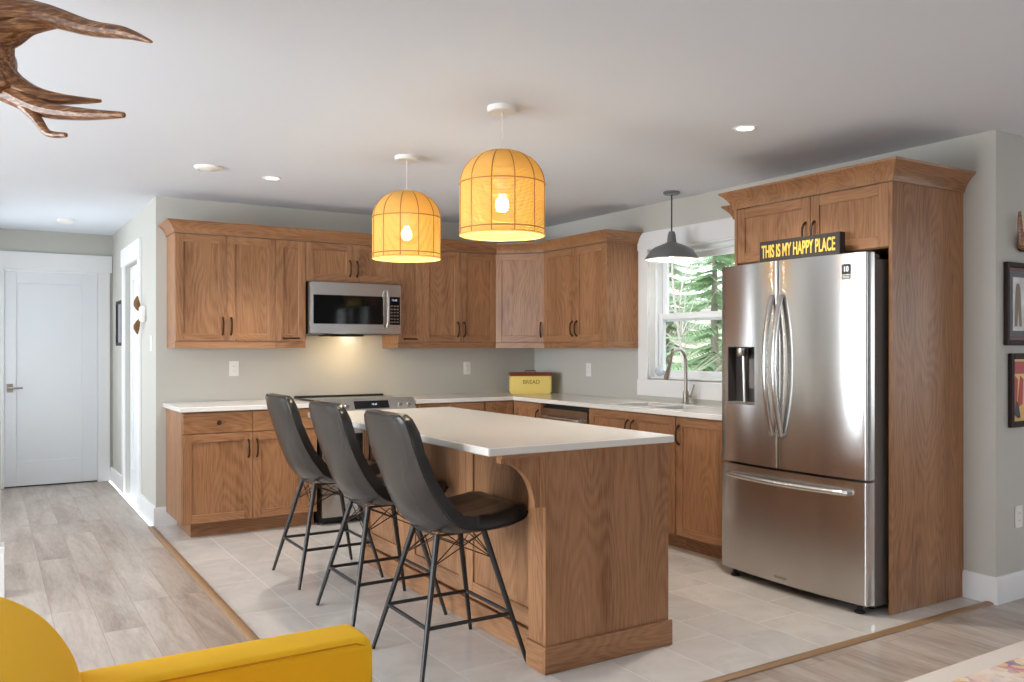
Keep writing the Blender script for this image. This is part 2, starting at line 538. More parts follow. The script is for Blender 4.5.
# ------------------------------------------------------------------ mesh helpers
class MB:
    def __init__(s):
        s.bm = bmesh.new()

    def face(s, vs, mat=0):
        try:
            f = s.bm.faces.new(vs)
            f.material_index = mat
            return f
        except ValueError:
            return None

    def box(s, x0, x1, y0, y1, z0, z1, mat=0, bevel=0.0, mtx=None):
        if x0 > x1: x0, x1 = x1, x0
        if y0 > y1: y0, y1 = y1, y0
        if z0 > z1: z0, z1 = z1, z0
        b = bmesh.new()
        vs = [b.verts.new((x, y, z)) for x in (x0, x1) for y in (y0, y1) for z in (z0, z1)]
        for q in ((0, 1, 3, 2), (4, 6, 7, 5), (0, 4, 5, 1), (2, 3, 7, 6), (0, 2, 6, 4), (1, 5, 7, 3)):
            b.faces.new([vs[i] for i in q])
        if bevel:
            bmesh.ops.bevel(b, geom=list(b.edges), offset=min(bevel, (x1 - x0) * .45, (y1 - y0) * .45, (z1 - z0) * .45), segments=2 if bevel > 0.004 else 1, affect='EDGES')
        s.merge(b, mat, mtx)
        return s

    def merge(s, b, mat=0, mtx=None):
        b.verts.index_update()
        vm = [s.bm.verts.new((mtx @ v.co) if mtx else v.co) for v in b.verts]
        for f in b.faces:
            s.face([vm[v.index] for v in f.verts], mat)
        b.free()

    def tube(s, pts, r, seg=8, mat=0, closed=False, caps=True, flat=1.0):
        pts = [Vector(p) for p in pts]
        n = len(pts)
        rs = r if isinstance(r, (list, tuple)) else [r] * n
        rings = []
        up = None
        for i in range(n):
            if closed:
                t = (pts[(i + 1) % n] - pts[i - 1])
            else:
                t = pts[min(i + 1, n - 1)] - pts[max(i - 1, 0)]
            t.normalize()
            if up is None:
                up = Vector((0, 0, 1)) if abs(t.z) < 0.9 else Vector((1, 0, 0))
            a = t.cross(up)
            if a.length < 1e-6:
                a = t.cross(Vector((0, 1, 0)))
            a.normalize()
            b = a.cross(t).normalized()
            up = b
            rings.append([s.bm.verts.new(pts[i] + (a * math.cos(2 * PI * k / seg) + b * math.sin(2 * PI * k / seg) * flat) * rs[i]) for k in range(seg)])
        m = n if closed else n - 1
        for i in range(m):
            A, B = rings[i], rings[(i + 1) % n]
            for k in range(seg):
                s.face([A[k], A[(k + 1) % seg], B[(k + 1) % seg], B[k]], mat)
        if caps and not closed:
            s.face(rings[0][::-1], mat)
            s.face(rings[-1], mat)
        return s

    def lathe(s, prof, c=(0, 0, 0), seg=32, mat=0, cap0=False, cap1=False):
        c = Vector(c)
        rings = []
        for r, z in prof:
            rings.append([s.bm.verts.new(c + Vector((r * math.cos(2 * PI * k / seg), r * math.sin(2 * PI * k / seg), z))) for k in range(seg)])
        for A, B in zip(rings, rings[1:]):
            for k in range(seg):
                s.face([A[k], A[(k + 1) % seg], B[(k + 1) % seg], B[k]], mat)
        if cap0: s.face(rings[0][::-1], mat)
        if cap1: s.face(rings[-1], mat)
        return s

    def prism(s, poly, axis, a0, a1, mat=0):
        """poly: 2D points in the plane normal to axis, extruded from a0 to a1."""
        def P(u, v, a):
            return {'x': (a, u, v), 'y': (u, a, v), 'z': (u, v, a)}[axis]
        A = [s.bm.verts.new(P(u, v, a0)) for u, v in poly]
        B = [s.bm.verts.new(P(u, v, a1)) for u, v in poly]
        n = len(poly)
        s.face(A, mat)
        s.face(B[::-1], mat)
        for i in range(n):
            s.face([A[i], B[i], B[(i + 1) % n], A[(i + 1) % n]], mat)
        return s

    def sweep(s, path, prof, mat=0, cap=True):
        """prof: (out, z) points swept along a horizontal path with mitred corners; out is to the right of travel."""
        n = len(path)
        rings = []
        for i in range(n):
            p = Vector(path[i])
            d1 = (Vector(path[i]) - Vector(path[i - 1])).normalized() if i > 0 else None
            d2 = (Vector(path[i + 1]) - Vector(path[i])).normalized() if i < n - 1 else None
            d1 = d1 or d2
            d2 = d2 or d1
            n1 = Vector((d1.y, -d1.x))
            n2 = Vector((d2.y, -d2.x))
            b = (n1 + n2)
            b = b / max(1e-6, (1 + n1.dot(n2)))
            rings.append([s.bm.verts.new((p.x + b.x * o, p.y + b.y * o, z)) for o, z in prof])
        k = len(prof)
        for A, B in zip(rings, rings[1:]):
            for j in range(k):
                s.face([A[j], A[(j + 1) % k], B[(j + 1) % k], B[j]], mat)
        if cap:
            s.face(rings[0][::-1], mat)
            s.face(rings[-1], mat)
        return s

    def cells(s, rects, z0, z1, mat=0):
        xs = sorted({round(v, 5) for r in rects for v in r[:2]})
        ys = sorted({round(v, 5) for r in rects for v in r[2:]})
        on = set()
        for i in range(len(xs) - 1):
            for j in range(len(ys) - 1):
                cx, cy = (xs[i] + xs[i + 1]) / 2, (ys[j] + ys[j + 1]) / 2
                if any(r[0] < cx < r[1] and r[2] < cy < r[3] for r in rects):
                    on.add((i, j))
        V = {}
        def v(i, j, z):
            k = (i, j, z)
            if k not in V:
                V[k] = s.bm.verts.new((xs[i], ys[j], z))
            return V[k]
        for i, j in on:
            s.face([v(i, j, z1), v(i + 1, j, z1), v(i + 1, j + 1, z1), v(i, j + 1, z1)], mat)
            s.face([v(i, j, z0), v(i, j + 1, z0), v(i + 1, j + 1, z0), v(i + 1, j, z0)], mat)
            for (di, dj, a, b) in ((-1, 0, (i, j + 1), (i, j)), (1, 0, (i + 1, j), (i + 1, j + 1)), (0, -1, (i, j), (i + 1, j)), (0, 1, (i + 1, j + 1), (i, j + 1))):
                if (i + di, j + dj) not in on:
                    s.face([v(*a, z0), v(*b, z0), v(*b, z1), v(*a, z1)], mat)
        return s

    def build(s, name, mats, parent=None, loc=None, rot=None, angle=32, recalc=True):
        bm = s.bm
        if recalc:
            bmesh.ops.recalc_face_normals(bm, faces=bm.faces)
        for f in bm.faces:
            f.smooth = True
        lim = R(angle)
        for e in bm.edges:
            if len(e.link_faces) == 2:
                if e.calc_face_angle(0) > lim:
                    e.smooth = False
            else:
                e.smooth = False
        me = bpy.data.meshes.new(name)
        bm.to_mesh(me)
        bm.free()
        if isinstance(mats, str): mats = [mats]
        for m in mats:
            me.materials.append(MATS[m])
        o = bpy.data.objects.new(name, me)
        COL.objects.link(o)
        if parent: o.parent = parent
        if loc: o.location = loc
        if rot: o.rotation_euler = rot
        return o


def tag(o, label=None, cat=None, group=None, kind=None):
    if label: o['label'] = label
    if cat: o['category'] = cat
    if group: o['group'] = group
    if kind: o['kind'] = kind
    return o


def empty(name, loc=(0, 0, 0), rz=0.0, label=None, cat=None, group=None, kind=None):
    o = bpy.data.objects.new(name, None)
    o.empty_display_size = 0.1
    COL.objects.link(o)
    o.location = loc
    o.rotation_euler = (0, 0, rz)
    return tag(o, label, cat, group, kind)


def copy_tree(o, parent=None):
    c = o.copy()
    COL.objects.link(c)
    if parent: c.parent = parent
    for ch in list(o.children):
        copy_tree(ch, c)
    return c


def struct(o, label=None, cat=None):
    o['kind'] = 'structure'
    return tag(o, label, cat)


def text_mesh(body, size, name, mat, parent, mtx, extrude=0.0008, sx=1.0, bold=0.0):
    cu = bpy.data.curves.new(name, 'FONT')
    cu.body = body
    cu.size = size
    cu.align_x = 'CENTER'
    cu.align_y = 'CENTER'
    cu.extrude = extrude
    cu.offset = bold
    tmp = bpy.data.objects.new('tmp_text', cu)
    COL.objects.link(tmp)
    dg = bpy.context.evaluated_depsgraph_get()
    me = bpy.data.meshes.new_from_object(tmp.evaluated_get(dg))
    me.name = name
    bpy.data.objects.remove(tmp)
    me.transform(mtx @ Matrix.Diagonal((sx, 1, 1, 1)))
    me.materials.clear()
    me.materials.append(MATS[mat])
    o = bpy.data.objects.new(name, me)
    COL.objects.link(o)
    o.parent = parent
    return o


# ------------------------------------------------------------------ room shell
XL, YW, YH = -3.358, -4.33, 2.55      # hall corner, right-wall corner, hall end wall
T = 0.15
TILE_X, TILE_Y = -3.395, -4.305

# floors
f = MB(); f.box(TILE_X, 0.0, TILE_Y, 0.0, -0.05, 0.0)
struct(f.build('floor', 'floor_tile'), 'glossy grey marbled tile floor of the kitchen', 'floor')
f = MB(); f.cells([(ROOMX0, TILE_X, ROOMY0, 0.72), (-4.75, TILE_X, 0.72, YH + 0.12), (TILE_X - 0.001, 0.0, ROOMY0, TILE_Y), (-0.001, ROOMX1, ROOMY0, YW + 0.12)], -0.05, 0.0)
struct(f.build('floor_planks', 'laminate'), 'grey beige wood plank floor of the living room and hall', 'floor')
prof = [(-0.024, 0.0005), (-0.022, 0.006), (-0.012, 0.011), (0.012, 0.011), (0.022, 0.006), (0.024, 0.0005)]
f = MB(); f.sweep([(TILE_X, -0.02), (TILE_X, TILE_Y - 0.0), (0.02, TILE_Y)], prof)
struct(f.build('trim_1', 'oak_strip'), 'wood transition strip between tile and plank floor', 'trim')
# ceiling
f = MB(); f.cells([(ROOMX0, T, ROOMY0, 0.12), (T - 0.001, ROOMX1 + 0.1, ROOMY0, YW + 0.12), (-4.75, XL + 0.12, 0.1, YH + 0.12), (ROOMX0, -4.7, 0.1, 0.72)], CEIL, CEIL + 0.1)
struct(f.build('ceiling', 'ceiling_paint'), 'smooth white flat ceiling', 'ceiling')


def wall_with_openings(name, axis, at0, at1, u0, u1, openings, mat='wall_paint', z1=CEIL, label=None):
    """Wall slab perpendicular to axis, u along the other axis; openings (u0,u1,z0,z1)."""
    us = sorted({u0, u1} | {v for o in openings for v in o[:2]})
    zs = sorted({0.0, z1} | {v for o in openings for v in o[2:]})
    rects = []
    for i in range(len(us) - 1):
        for j in range(len(zs) - 1):
            cu, cz = (us[i] + us[i + 1]) / 2, (zs[j] + zs[j + 1]) / 2
            if not any(o[0] < cu < o[1] and o[2] < cz < o[3] for o in openings):
                rects.append((us[i], us[i + 1], zs[j], zs[j + 1]))
    w = MB(); w.cells(rects, at0, at1)
    for v in w.bm.verts:
        u, z, a = v.co
        v.co = (a, u, z) if axis == 'x' else (u, a, z)
    return struct(w.build(name, mat), label, 'wall' if label else None)


WY0, WY1, WZ0, WZ1 = -2.755, -1.64, 1.085, 2.095   # kitchen window opening
wall_with_openings('wall_right', 'x', 0.0, T, YW, 0.0, [(WY0, WY1, WZ0, WZ1)], label='painted greige wall with the kitchen window')
f = MB(); f.box(XL, T, 0.0, 0.12, 0, CEIL)
struct(f.build('wall_back', 'wall_paint'), 'painted greige wall behind the range', 'wall')
wall_with_openings('wall_hall_right', 'x', XL, XL + 0.12, 0.12, YH, [(0.80, 1.62, 0, 2.06)], label='painted hall wall with white side door')
wall_with_openings('wall_hall_end', 'y', YH, YH + 0.12, -4.6, XL + 0.12, [(-4.29, -3.49, 0, 2.07)], label='painted wall at the end of the hall')
wall_with_openings('wall_hall_left', 'x', -4.72, -4.6, 0.6, YH + 0.12, [(1.05, 2.05, 0.6, 2.1)])  # window opening added to let light into the hall
f = MB(); f.box(0.15, ROOMX1, YW, YW + 0.12, 0, CEIL)
struct(f.build('wall_return', 'wall_paint'), 'painted wall with framed pictures beside the tall cabinet', 'wall')
wall_with_openings('wall_left', 'x', ROOMX0 - 0.1, ROOMX0, ROOMY0, 0.72, [(-4.6, -2.4, 0.15, 2.2), (-2.2, -0.6, 0.65, 2.15)])
wall_with_openings('wall_rear', 'y', ROOMY0 - 0.1, ROOMY0, ROOMX0, ROOMX1, [(-6.45, -4.75, 0.7, 2.2), (-2.4, 0.0, 0.7, 2.2)], 'rear_bounce_dark')
wall_with_openings('wall_far_right', 'x', ROOMX1, ROOMX1 + 0.1, ROOMY0, YW + 0.12, [(-8.0, -5.6, 0.7, 2.2)])
f = MB(); f.box(ROOMX0, -4.72, 0.6, 0.72, 0, CEIL)
struct(f.build('wall_left_room', 'wall_paint'))
# half wall at the very left edge of the picture
f = MB(); f.box(-5.6, -4.36, -1.50, -1.38, 0.0, 0.93); struct(f.build('wall_half', 'wall_paint'), 'low half wall at the left edge by the hall', 'wall')
f = MB(); f.box(-5.6, -4.342, -1.515, -1.365, 0.0, 0.27, bevel=0.003); struct(f.build('baseboard_half', 'trim_white'))

# baseboards
BB = [(0.0, 0.0), (0.016, 0.0), (0.016, 0.125), (0.010, 0.14), (0.0, 0.14)]
f = MB(); f.sweep([(XL, 0.70), (XL, 0.0), (-3.215, 0.0)][::-1], [(-o, z) for o, z in BB])
f.bm.free(); f = MB(); f.sweep([(XL, 0.70), (XL, 0.0), (-3.21, 0.0)], BB)
struct(f.build('baseboard_back', 'trim_white'), 'white baseboard around the hall corner', 'baseboard')
f = MB(); f.sweep([(XL, YH), (XL, 1.73)], BB)
struct(f.build('baseboard_hall', 'trim_white'))
f = MB(); f.sweep([(0.0, -4.163), (0.0, YW), (ROOMX1, YW)], BB)
struct(f.build('baseboard_right', 'trim_white'), 'white baseboard around the corner beside the tall cabinet', 'baseboard')
f = MB(); f.sweep([(-4.6, YH), (-4.39, YH)], BB); f.sweep([(-3.385, YH), (XL, YH)], BB)
struct(f.build('baseboard_hall_end', 'trim_white'))

# unseen window frames; those of the right wall and hall are added for light
for k, (axis, a0, a1, u0, u1, z0, z1, nm) in enumerate([('x', ROOMX0 - 0.08, ROOMX0 - 0.02, -4.6, -2.4, 0.15, 2.2, 2), ('x', ROOMX0 - 0.08, ROOMX0 - 0.02, -2.2, -0.6, 0.65, 2.15, 3),
                                        ('y', ROOMY0 - 0.08, ROOMY0 - 0.02, -6.45, -4.75, 0.7, 2.2, 4), ('y', ROOMY0 - 0.08, ROOMY0 - 0.02, -2.4, 0.0, 0.7, 2.2, 5),
                                        ('x', ROOMX1 + 0.02, ROOMX1 + 0.08, -8.0, -5.6, 0.7, 2.2, 6), ('x', -4.70, -4.64, 1.05, 2.05, 0.6, 2.1, 7)]):
    w = MB()
    um = (u0 + u1) / 2
    for (ua, ub, za, zb) in ((u0, u0 + .06, z0, z1), (u1 - .06, u1, z0, z1), (u0, u1, z0, z0 + .06), (u0, u1, z1 - .06, z1), (um - .05, um + .05, z0, z1)):
        if axis == 'x': w.box(a0, a1, ua, ub, za, zb)
        else: w.box(ua, ub, a0, a1, za, zb)
    struct(w.build('window_%d' % nm, 'vinyl_white'))

# ------------------------------------------------------------------ kitchen window
win = empty('window_1', (0, 0, 0), 0, 'white double hung kitchen window over the sink', 'window', kind='structure')
f = MB()
f.box(-0.02, -0.0005, WY1, -1.53, 1.065, WZ1, bevel=0.002)
f.box(-0.02, -0.0005, -2.84, WY0, 1.065, WZ1, bevel=0.002)
f.box(-0.026, -0.0005, -2.835, -1.522, WZ1, 2.231, bevel=0.002)
f.box(-0.024, -0.0005, -2.835, -1.522, 0.949, 1.075, bevel=0.003)
f.build('casing', 'trim_white', win)
f = MB()   # jamb lining
f.box(0.0, T, WY1 - 0.012, WY1, WZ0, WZ1); f.box(0.0, T, WY0, WY0 + 0.012, WZ0, WZ1)
f.box(0.0, T, WY0, WY1, WZ1 - 0.012, WZ1); f.box(0.0, T, WY0, WY1, WZ0 - 0.005, WZ0 + 0.012)
f.build('jamb', 'trim_white', win)


def frame_mb(f, x0, x1, ya, yb, za, zb, w, bev=0.003):
    f.box(x0, x1, ya, ya + w, za, zb, bevel=bev)
    f.box(x0, x1, yb - w, yb, za, zb, bevel=bev)
    f.box(x0, x1, ya + w, yb - w, za, za + w, bevel=bev)
    f.box(x0, x1, ya + w, yb - w, zb - w, zb, bevel=bev)


ya, yb = WY0 + 0.012, WY1 - 0.012
f = MB(); frame_mb(f, 0.05, 0.14, ya, yb, WZ0 - 0.008, WZ1 - 0.012, 0.03)
f.build('frame', 'vinyl_white', win)
ZM = 1.56
f = MB(); frame_mb(f, 0.10, 0.13, ya + .035, yb - .035, ZM - 0.03, WZ1 - 0.05, 0.045)
su = f.build('sash', 'vinyl_white', win)
f = MB(); f.box(0.113, 0.117, ya + .08, yb - .08, ZM, WZ1 - 0.09); f.build('glass_pane', 'window_glass', su)
f = MB(); frame_mb(f, 0.06, 0.095, ya + .035, yb - .035, WZ0 + 0.02, ZM + 0.03, 0.045)
sl = f.build('sash', 'vinyl_white', win)
f = MB(); f.box(0.075, 0.079, ya + .078, yb - .078, WZ0 + 0.06, ZM - 0.01); f.build('glass_pane', 'window_glass', sl)
f = MB(); f.box(0.048, 0.062, -2.25, -2.15, ZM + 0.03, ZM + 0.045, bevel=0.004); f.build('sash_lock', 'vinyl_white', sl)

# round glass ornament hanging by the window jamb
o = empty('suncatcher', (0.028, -1.725, 1.14), 0, 'small pale round glass ornament at the lower corner of the kitchen window', 'ornament')
f = MB(); f.lathe([(0.001, -0.034), (0.022, -0.026), (0.033, 0.0), (0.024, 0.024), (0.006, 0.036), (0.001, 0.038)], seg=20)
plain('pale_glass', sr(196, 204, 212), 0.1, spec=0.8)
f.build('glass_drop', 'pale_glass', o)
f = MB(); f.tube([(0, 0, 0.036), (0, 0, 0.20)], 0.0012, 5); f.build('thread', 'white_cord', o)

# ------------------------------------------------------------------ hall doors
d = empty('door_1', (-3.89, YH + 0.03, 0), 0, 'white single panel door with lever at the end of the hall', 'door', kind='structure')
f = MB()
W2 = 0.395
f.box(-W2, W2, 0.004, 0.016, 0.012, 2.055)
f.box(-W2, -W2 + 0.10, -0.012, 0.004, 0.012, 2.055, bevel=0.003); f.box(W2 - 0.14, W2, -0.012, 0.004, 0.012, 2.055, bevel=0.003)
f.box(-W2 + 0.10, W2 - 0.14, -0.012, 0.004, 0.012, 0.245, bevel=0.003); f.box(-W2 + 0.10, W2 - 0.14, -0.012, 0.004, 1.94, 2.055, bevel=0.003)
f.build('slab', 'door_white', d)
f = MB()
f.box(-0.375, -0.325, -0.02, -0.012, 0.905, 0.985, bevel=0.003)
f.tube([(-0.35, -0.02, 0.945), (-0.35, -0.055, 0.945), (-0.335, -0.06, 0.945), (-0.245, -0.06, 0.945)], 0.009, 8)
f.build('handle', 'nickel', d)
f = MB()
f.box(0.40, 0.505, -0.05, -0.0305, 0, 2.07, bevel=0.002); f.box(-0.505, -0.40, -0.05, -0.0305, 0, 2.07, bevel=0.002)
f.box(-0.53, 0.525, -0.056, -0.0305, 2.07, 2.235, bevel=0.002)
f.box(-0.40, -0.396, -0.03, 0.08, 0, 2.07); f.box(0.396, 0.40, -0.03, 0.08, 0, 2.07); f.box(-0.396, 0.396, -0.03, 0.08, 2.058, 2.07)
f.build('casing', 'trim_white', d)
f = MB(); f.box(-0.396, 0.396, 0.0, 0.05, 0.0005, 0.010); f.build('door_gap_shade', 'gap_shade_dark', d)  # dark strip stands in for the shaded gap below the slab

d = empty('door_2', (XL + 0.06, 1.21, 0), 0, 'white door in the hall side wall seen edge on', 'door', kind='structure')
f = MB(); f.box(-0.01, 0.02, -0.40, 0.40, 0.012, 2.05)
f.box(-0.022, -0.01, -0.40, -0.28, 0.012, 2.05); f.box(-0.022, -0.01, 0.28, 0.40, 0.012, 2.05); f.box(-0.022, -0.01, -0.28, 0.28, 1.93, 2.05); f.box(-0.022, -0.01, -0.28, 0.28, 0.012, 0.25)
f.build('slab', 'door_white', d)
f = MB(); f.box(-0.08, -0.0605, -0.52, -0.41, 0, 2.06, bevel=0.002); f.box(-0.08, -0.0605, 0.41, 0.52, 0, 2.06, bevel=0.002)
f.box(-0.086, -0.0605, -0.545, 0.545, 2.06, 2.215, bevel=0.002); f.build('casing', 'trim_white', d)


# ------------------------------------------------------------------ cabinets
def bow_pull(parent, x, y, z, length=0.125, horiz=False, name='handle'):
    """Bow handle standing off the local -y face at y."""
    f = MB()
    pts = []
    h = length / 2
    for t in range(9):
        a = -1 + 2 * t / 8
        out = 0.028 * (1 - a ** 4) + 0.001
        pts.append((a * h, out))
    P = [((x + a, y - o, z) if horiz else (x, y - o, z + a)) for a, o in pts]
    f.tube(P, [0.0075, 0.0065, 0.006, 0.006, 0.006, 0.006, 0.006, 0.0065, 0.0075], 8)
    return f.build(name, 'bronze', parent)


def knob(parent, x, y, z):
    f = MB()
    m_ = Matrix.Translation((x, y, z)) @ Matrix.Rotation(R(90), 4, 'X')
    b = MB(); b.lathe([(0.006, 0), (0.006, 0.012), (0.014, 0.018), (0.016, 0.024), (0.012, 0.029), (0.001, 0.031)], seg=16, cap0=True)
    f.merge(b.bm, 0, m_)
    return f.build('knob', 'bronze', parent)


def shaker_door(parent, x0, x1, z0, z1, y, fw=0.057, name='door', th=0.02, woods=('oak_z', 'oak_x')):
    """Five-piece door whose face is at local y - th."""
    g = 0.0015
    x0 += g; x1 -= g; z0 += g; z1 -= g
    f = MB()
    ya, yb = y - th, y - 0.0005
    w = min(fw, (x1 - x0) * 0.3)
    f.box(x0, x0 + w, ya, yb, z0, z1, 0, 0.0018)
    f.box(x1 - w, x1, ya, yb, z0, z1, 0, 0.0018)
    f.box(x0 + w, x1 - w, ya, yb, z0, z0 + fw, 1, 0.0018)
    f.box(x0 + w, x1 - w, ya, yb, z1 - fw, z1, 1, 0.0018)
    f.box(x0 + w - .002, x1 - w + .002, ya + 0.0095, yb, z0 + fw - .002, z1 - fw + .002, 0)
    return f.build(name, list(woods), parent)


def slab_front(parent, x0, x1, z0, z1, y, name='drawer', wood='oak_x'):
    g = 0.0015
    f = MB(); f.box(x0 + g, x1 - g, y - 0.02, y - 0.0005, z0 + g, z1 - g, 0, 0.0025)
    return f.build(name, wood, parent)


UPG, BASEG = 'oak wall cabinets', 'oak base cabinets'
UD = 0.31      # upper depth
UZ0, UZ1, RAIL = 1.372, 2.15, 1.322


def upper(name, label, loc, rz, w, doors, z0=UZ0, rail=True, group=UPG, depth=UD):
    """loc: back left bottom corner at wall. doors: list of (x0,x1,handle spec)."""
    c = empty(name, (loc[0], loc[1], z0), rz, label, 'cabinet', group)
    h = UZ1 - z0
    f = MB(); f.box(0.0005, w - 0.0005, -depth, -0.0005, 0, h, 0, 0.001); f.build('carcass', 'oak_z', c)
    if rail:
        f = MB(); f.box(0.0005, w - 0.0005, -depth - 0.012, -depth + 0.008, RAIL - z0, -0.001, 0, 0.001)
        f.build('light_rail', 'oak_x', c)
    for x0, x1, hs in doors:
        d = shaker_door(c, x0, x1, 0, h - 0.003, -depth)
        if hs == 'L': bow_pull(d, x0 + 0.03, -depth - 0.02, 0.11)
        if hs == 'R': bow_pull(d, x1 - 0.03, -depth - 0.02, 0.11)
        if hs == 'B': bow_pull(d, (x0 + x1) / 2, -depth - 0.02, 0.026, horiz=True)
    return c


S = -90
u = upper('wall_cabinet', 'two door oak wall cabinet at the hall end of the upper row', (-3.283, 0), 0, 0.722, [(0, 0.361, 'R'), (0.361, 0.722, 'L')])
f = MB(); f.box(0.0008, 0.0205, -UD + .0085, -0.001, RAIL - UZ0, -0.001); f.build('light_rail', 'oak_y', u)
u = upper('wall_cabinet', 'narrow oak pull-out wall cabinet touching the left side of the microwave', (-2.561, 0), 0, 0.233, [(0, 0.233, 'B')])
u = upper('wall_cabinet', 'short two door oak wall cabinet directly above the microwave', (-2.328, 0), 0, 0.772, [(0, 0.386, 'R'), (0.386, 0.772, 'L')], z0=1.842, rail=False)
u = upper('wall_cabinet', 'narrow oak pull-out wall cabinet touching the right side of the microwave', (-1.556, 0), 0, 0.227, [(0, 0.227, 'B')])
f = MB(); f.box(0.0008, 0.02, -UD + .0085, -0.001, RAIL - UZ0, -0.001); f.build('light_rail', 'oak_y', u)
u = upper('wall_cabinet', 'two door oak wall cabinet between the narrow pull-out and the angled corner cabinet', (-1.329, 0), 0, 0.715, [(0, 0.357, 'R'), (0.357, 0.715, 'L')])
u = upper('wall_cabinet', 'two door oak wall cabinet beside the kitchen window', (0, -0.645), R(S), 0.885, [(0, 0.46, 'R'), (0.46, 0.885, 'L')])
f = MB(); f.box(0.865, 0.8842, -UD + .0085, -0.001, RAIL - UZ0, -0.001); f.build('light_rail', 'oak_y', u)
# angled corner cabinet: pentagon plan
c = empty('corner_wall_cabinet', (0, 0, UZ0), 0, 'angled one door oak corner wall cabinet above the yellow tin', 'cabinet', UPG)
f = MB(); f.prism([(-0.0005, -0.0005), (-0.0005, -0.644), (-0.31, -0.644), (-0.613, -0.31), (-0.613, -0.0005)], 'z', 0, UZ1 - UZ0); f.build('carcass', 'oak_z', c)
ax, ay, bx, by = -0.613, -0.31, -0.31, -0.644
dl = math.hypot(bx - ax, by - ay); da = math.atan2(by - ay, bx - ax)
dd = empty('door_front', (ax, ay, 0), da); dd.parent = c
d = shaker_door(c, 0.004, dl - 0.004, 0, UZ1 - UZ0 - 0.003, 0); d.location = (ax, ay, 0); d.rotation_euler = (0, 0, da)
bpy.data.objects.remove(dd)
bow_pull(d, dl - 0.035, -0.02, 0.11)
f = MB(); f.box(0.004, dl - 0.004, -0.012, 0.008, RAIL - UZ0, -0.001, 0, 0.001); lr = f.build('light_rail', 'oak_x', c); lr.location = (ax, ay, 0); lr.rotation_euler = (0, 0, da)

# crown mouldings
CR = [(0.0, 0.0), (0.006, 0.0), (0.010, 0.018), (0.022, 0.040), (0.042, 0.064), (0.058, 0.076), (0.060, 0.085), (0.0, 0.085)]


def crown(name, path, z, label, sc=1.0, h=None):
    f = MB()
    k = (h or 0.085) / 0.085
    f.sweep(path, [(o * sc, z + zz * k) for o, zz in CR])
    # flat cover between moulding and wall keeps the top closed
    return tag(f.build(name, 'oak_x'), label, 'moulding', 'crown mouldings')


e = 0.021
crown('crown_moulding', [(-3.283 - .001, -0.001), (-3.284, -UD - e), (-0.62, -UD - e), (-0.331 - 0.002, -0.653), (-UD - e, -1.531), (-0.001, -1.531)], UZ1 + 0.0005,
      'long oak crown moulding along the tops of the wall cabinets from the hall to the window')

# narrow wall cabinet between window and fridge
g_ = upper('wall_cabinet', 'narrow oak wall cabinet between the kitchen window and the fridge surround', (0, -2.848), R(S), 0.268, [(0, 0.268, 'R')])
crown('crown_moulding', [(-0.001, -2.847), (-UD - e, -2.847), (-UD - e, -3.062)], UZ1 + 0.0005, 'short oak crown moulding on the narrow cabinet by the window')

# fridge surround
FR = empty('fridge_surround', (0, -3.122, 0), R(S), 'tall oak surround with two upper doors enclosing the fridge', 'cabinet')
FW = 4.161 - 3.122
FD = 0.62
FZ = 2.152
f = MB(); f.box(0, 0.019, -FD, -0.0005, 0.001, FZ, 0, 0.001); f.build('side_panel', 'oak_z', FR)
f = MB(); f.box(FW - 0.02, FW, -FD, -0.0005, 0.001, FZ, 0, 0.001); f.build('side_panel', 'oak_z', FR)
f = MB(); f.box(0.0195, FW - 0.0205, -FD + 0.022, -0.0005, 1.822, FZ, 0, 0.001); f.build('carcass', 'oak_z', FR)
for x0, x1, s_ in ((0.0195, 0.546, 'R'), (0.546, FW - 0.0205, 'L')):
    dr = shaker_door(FR, x0, x1, 1.824, FZ - 0.006, -FD + 0.022)
    bow_pull(dr, (x1 - 0.03) if s_ == 'R' else (x0 + 0.03), -FD + 0.002, 1.945)
crown('crown_moulding', [(-0.40, -3.121), (-FD - 0.001, -3.121), (-FD - 0.001, -4.162), (-0.001, -4.162)], FZ - 0.004, 'deep oak crown moulding on top of the tall fridge surround', 1.12, 0.1)

# base cabinets -----------------------------------------------------------
CH, CT = 0.914, 0.032
BZ1 = CH - CT - 0.001
BD = 0.60


def base(name, label, loc, rz, w, fronts, toe0=0.0, toe1=0.0, group=BASEG, toe=True, hollow=False):
    c = empty(name, (loc[0], loc[1], 0), rz, label, 'cabinet', group)
    f = MB()
    if hollow:
        f.box(0.0005, 0.018, -BD, -0.0005, 0.105, BZ1); f.box(w - 0.018, w - 0.0005, -BD, -0.0005, 0.105, BZ1)
        f.box(0.018, w - 0.018, -BD, -0.0005, 0.105, 0.123); f.box(0.018, w - 0.018, -BD, -BD + 0.018, 0.123, BZ1); f.box(0.018, w - 0.018, -0.012, -0.0005, 0.123, BZ1)
    else:
        f.box(0.0005, w - 0.0005, -BD, -0.0005, 0.105, BZ1, 0, 0.001)
    f.build('carcass', 'oak_z', c)
    if toe:
        f = MB(); f.box(toe0 + .0005, w - toe1 - .0005, -BD + 0.075, -0.02, 0.001, 0.1045); f.build('toe_kick', 'oak_x', c)
    for kind, x0, x1, z0, z1, hs in fronts:
        if kind == 'drawer':
            d = slab_front(c, x0, x1, z0, z1, -BD)
            knob(d, (x0 + x1) / 2, -BD - 0.02, (z0 + z1) / 2)
        else:
            d = shaker_door(c, x0, x1, z0, z1, -BD)
            if hs == 'L': bow_pull(d, x0 + 0.03, -BD - 0.02, z1 - 0.115)
            if hs == 'R': bow_pull(d, x1 - 0.03, -BD - 0.02, z1 - 0.115)
    return c


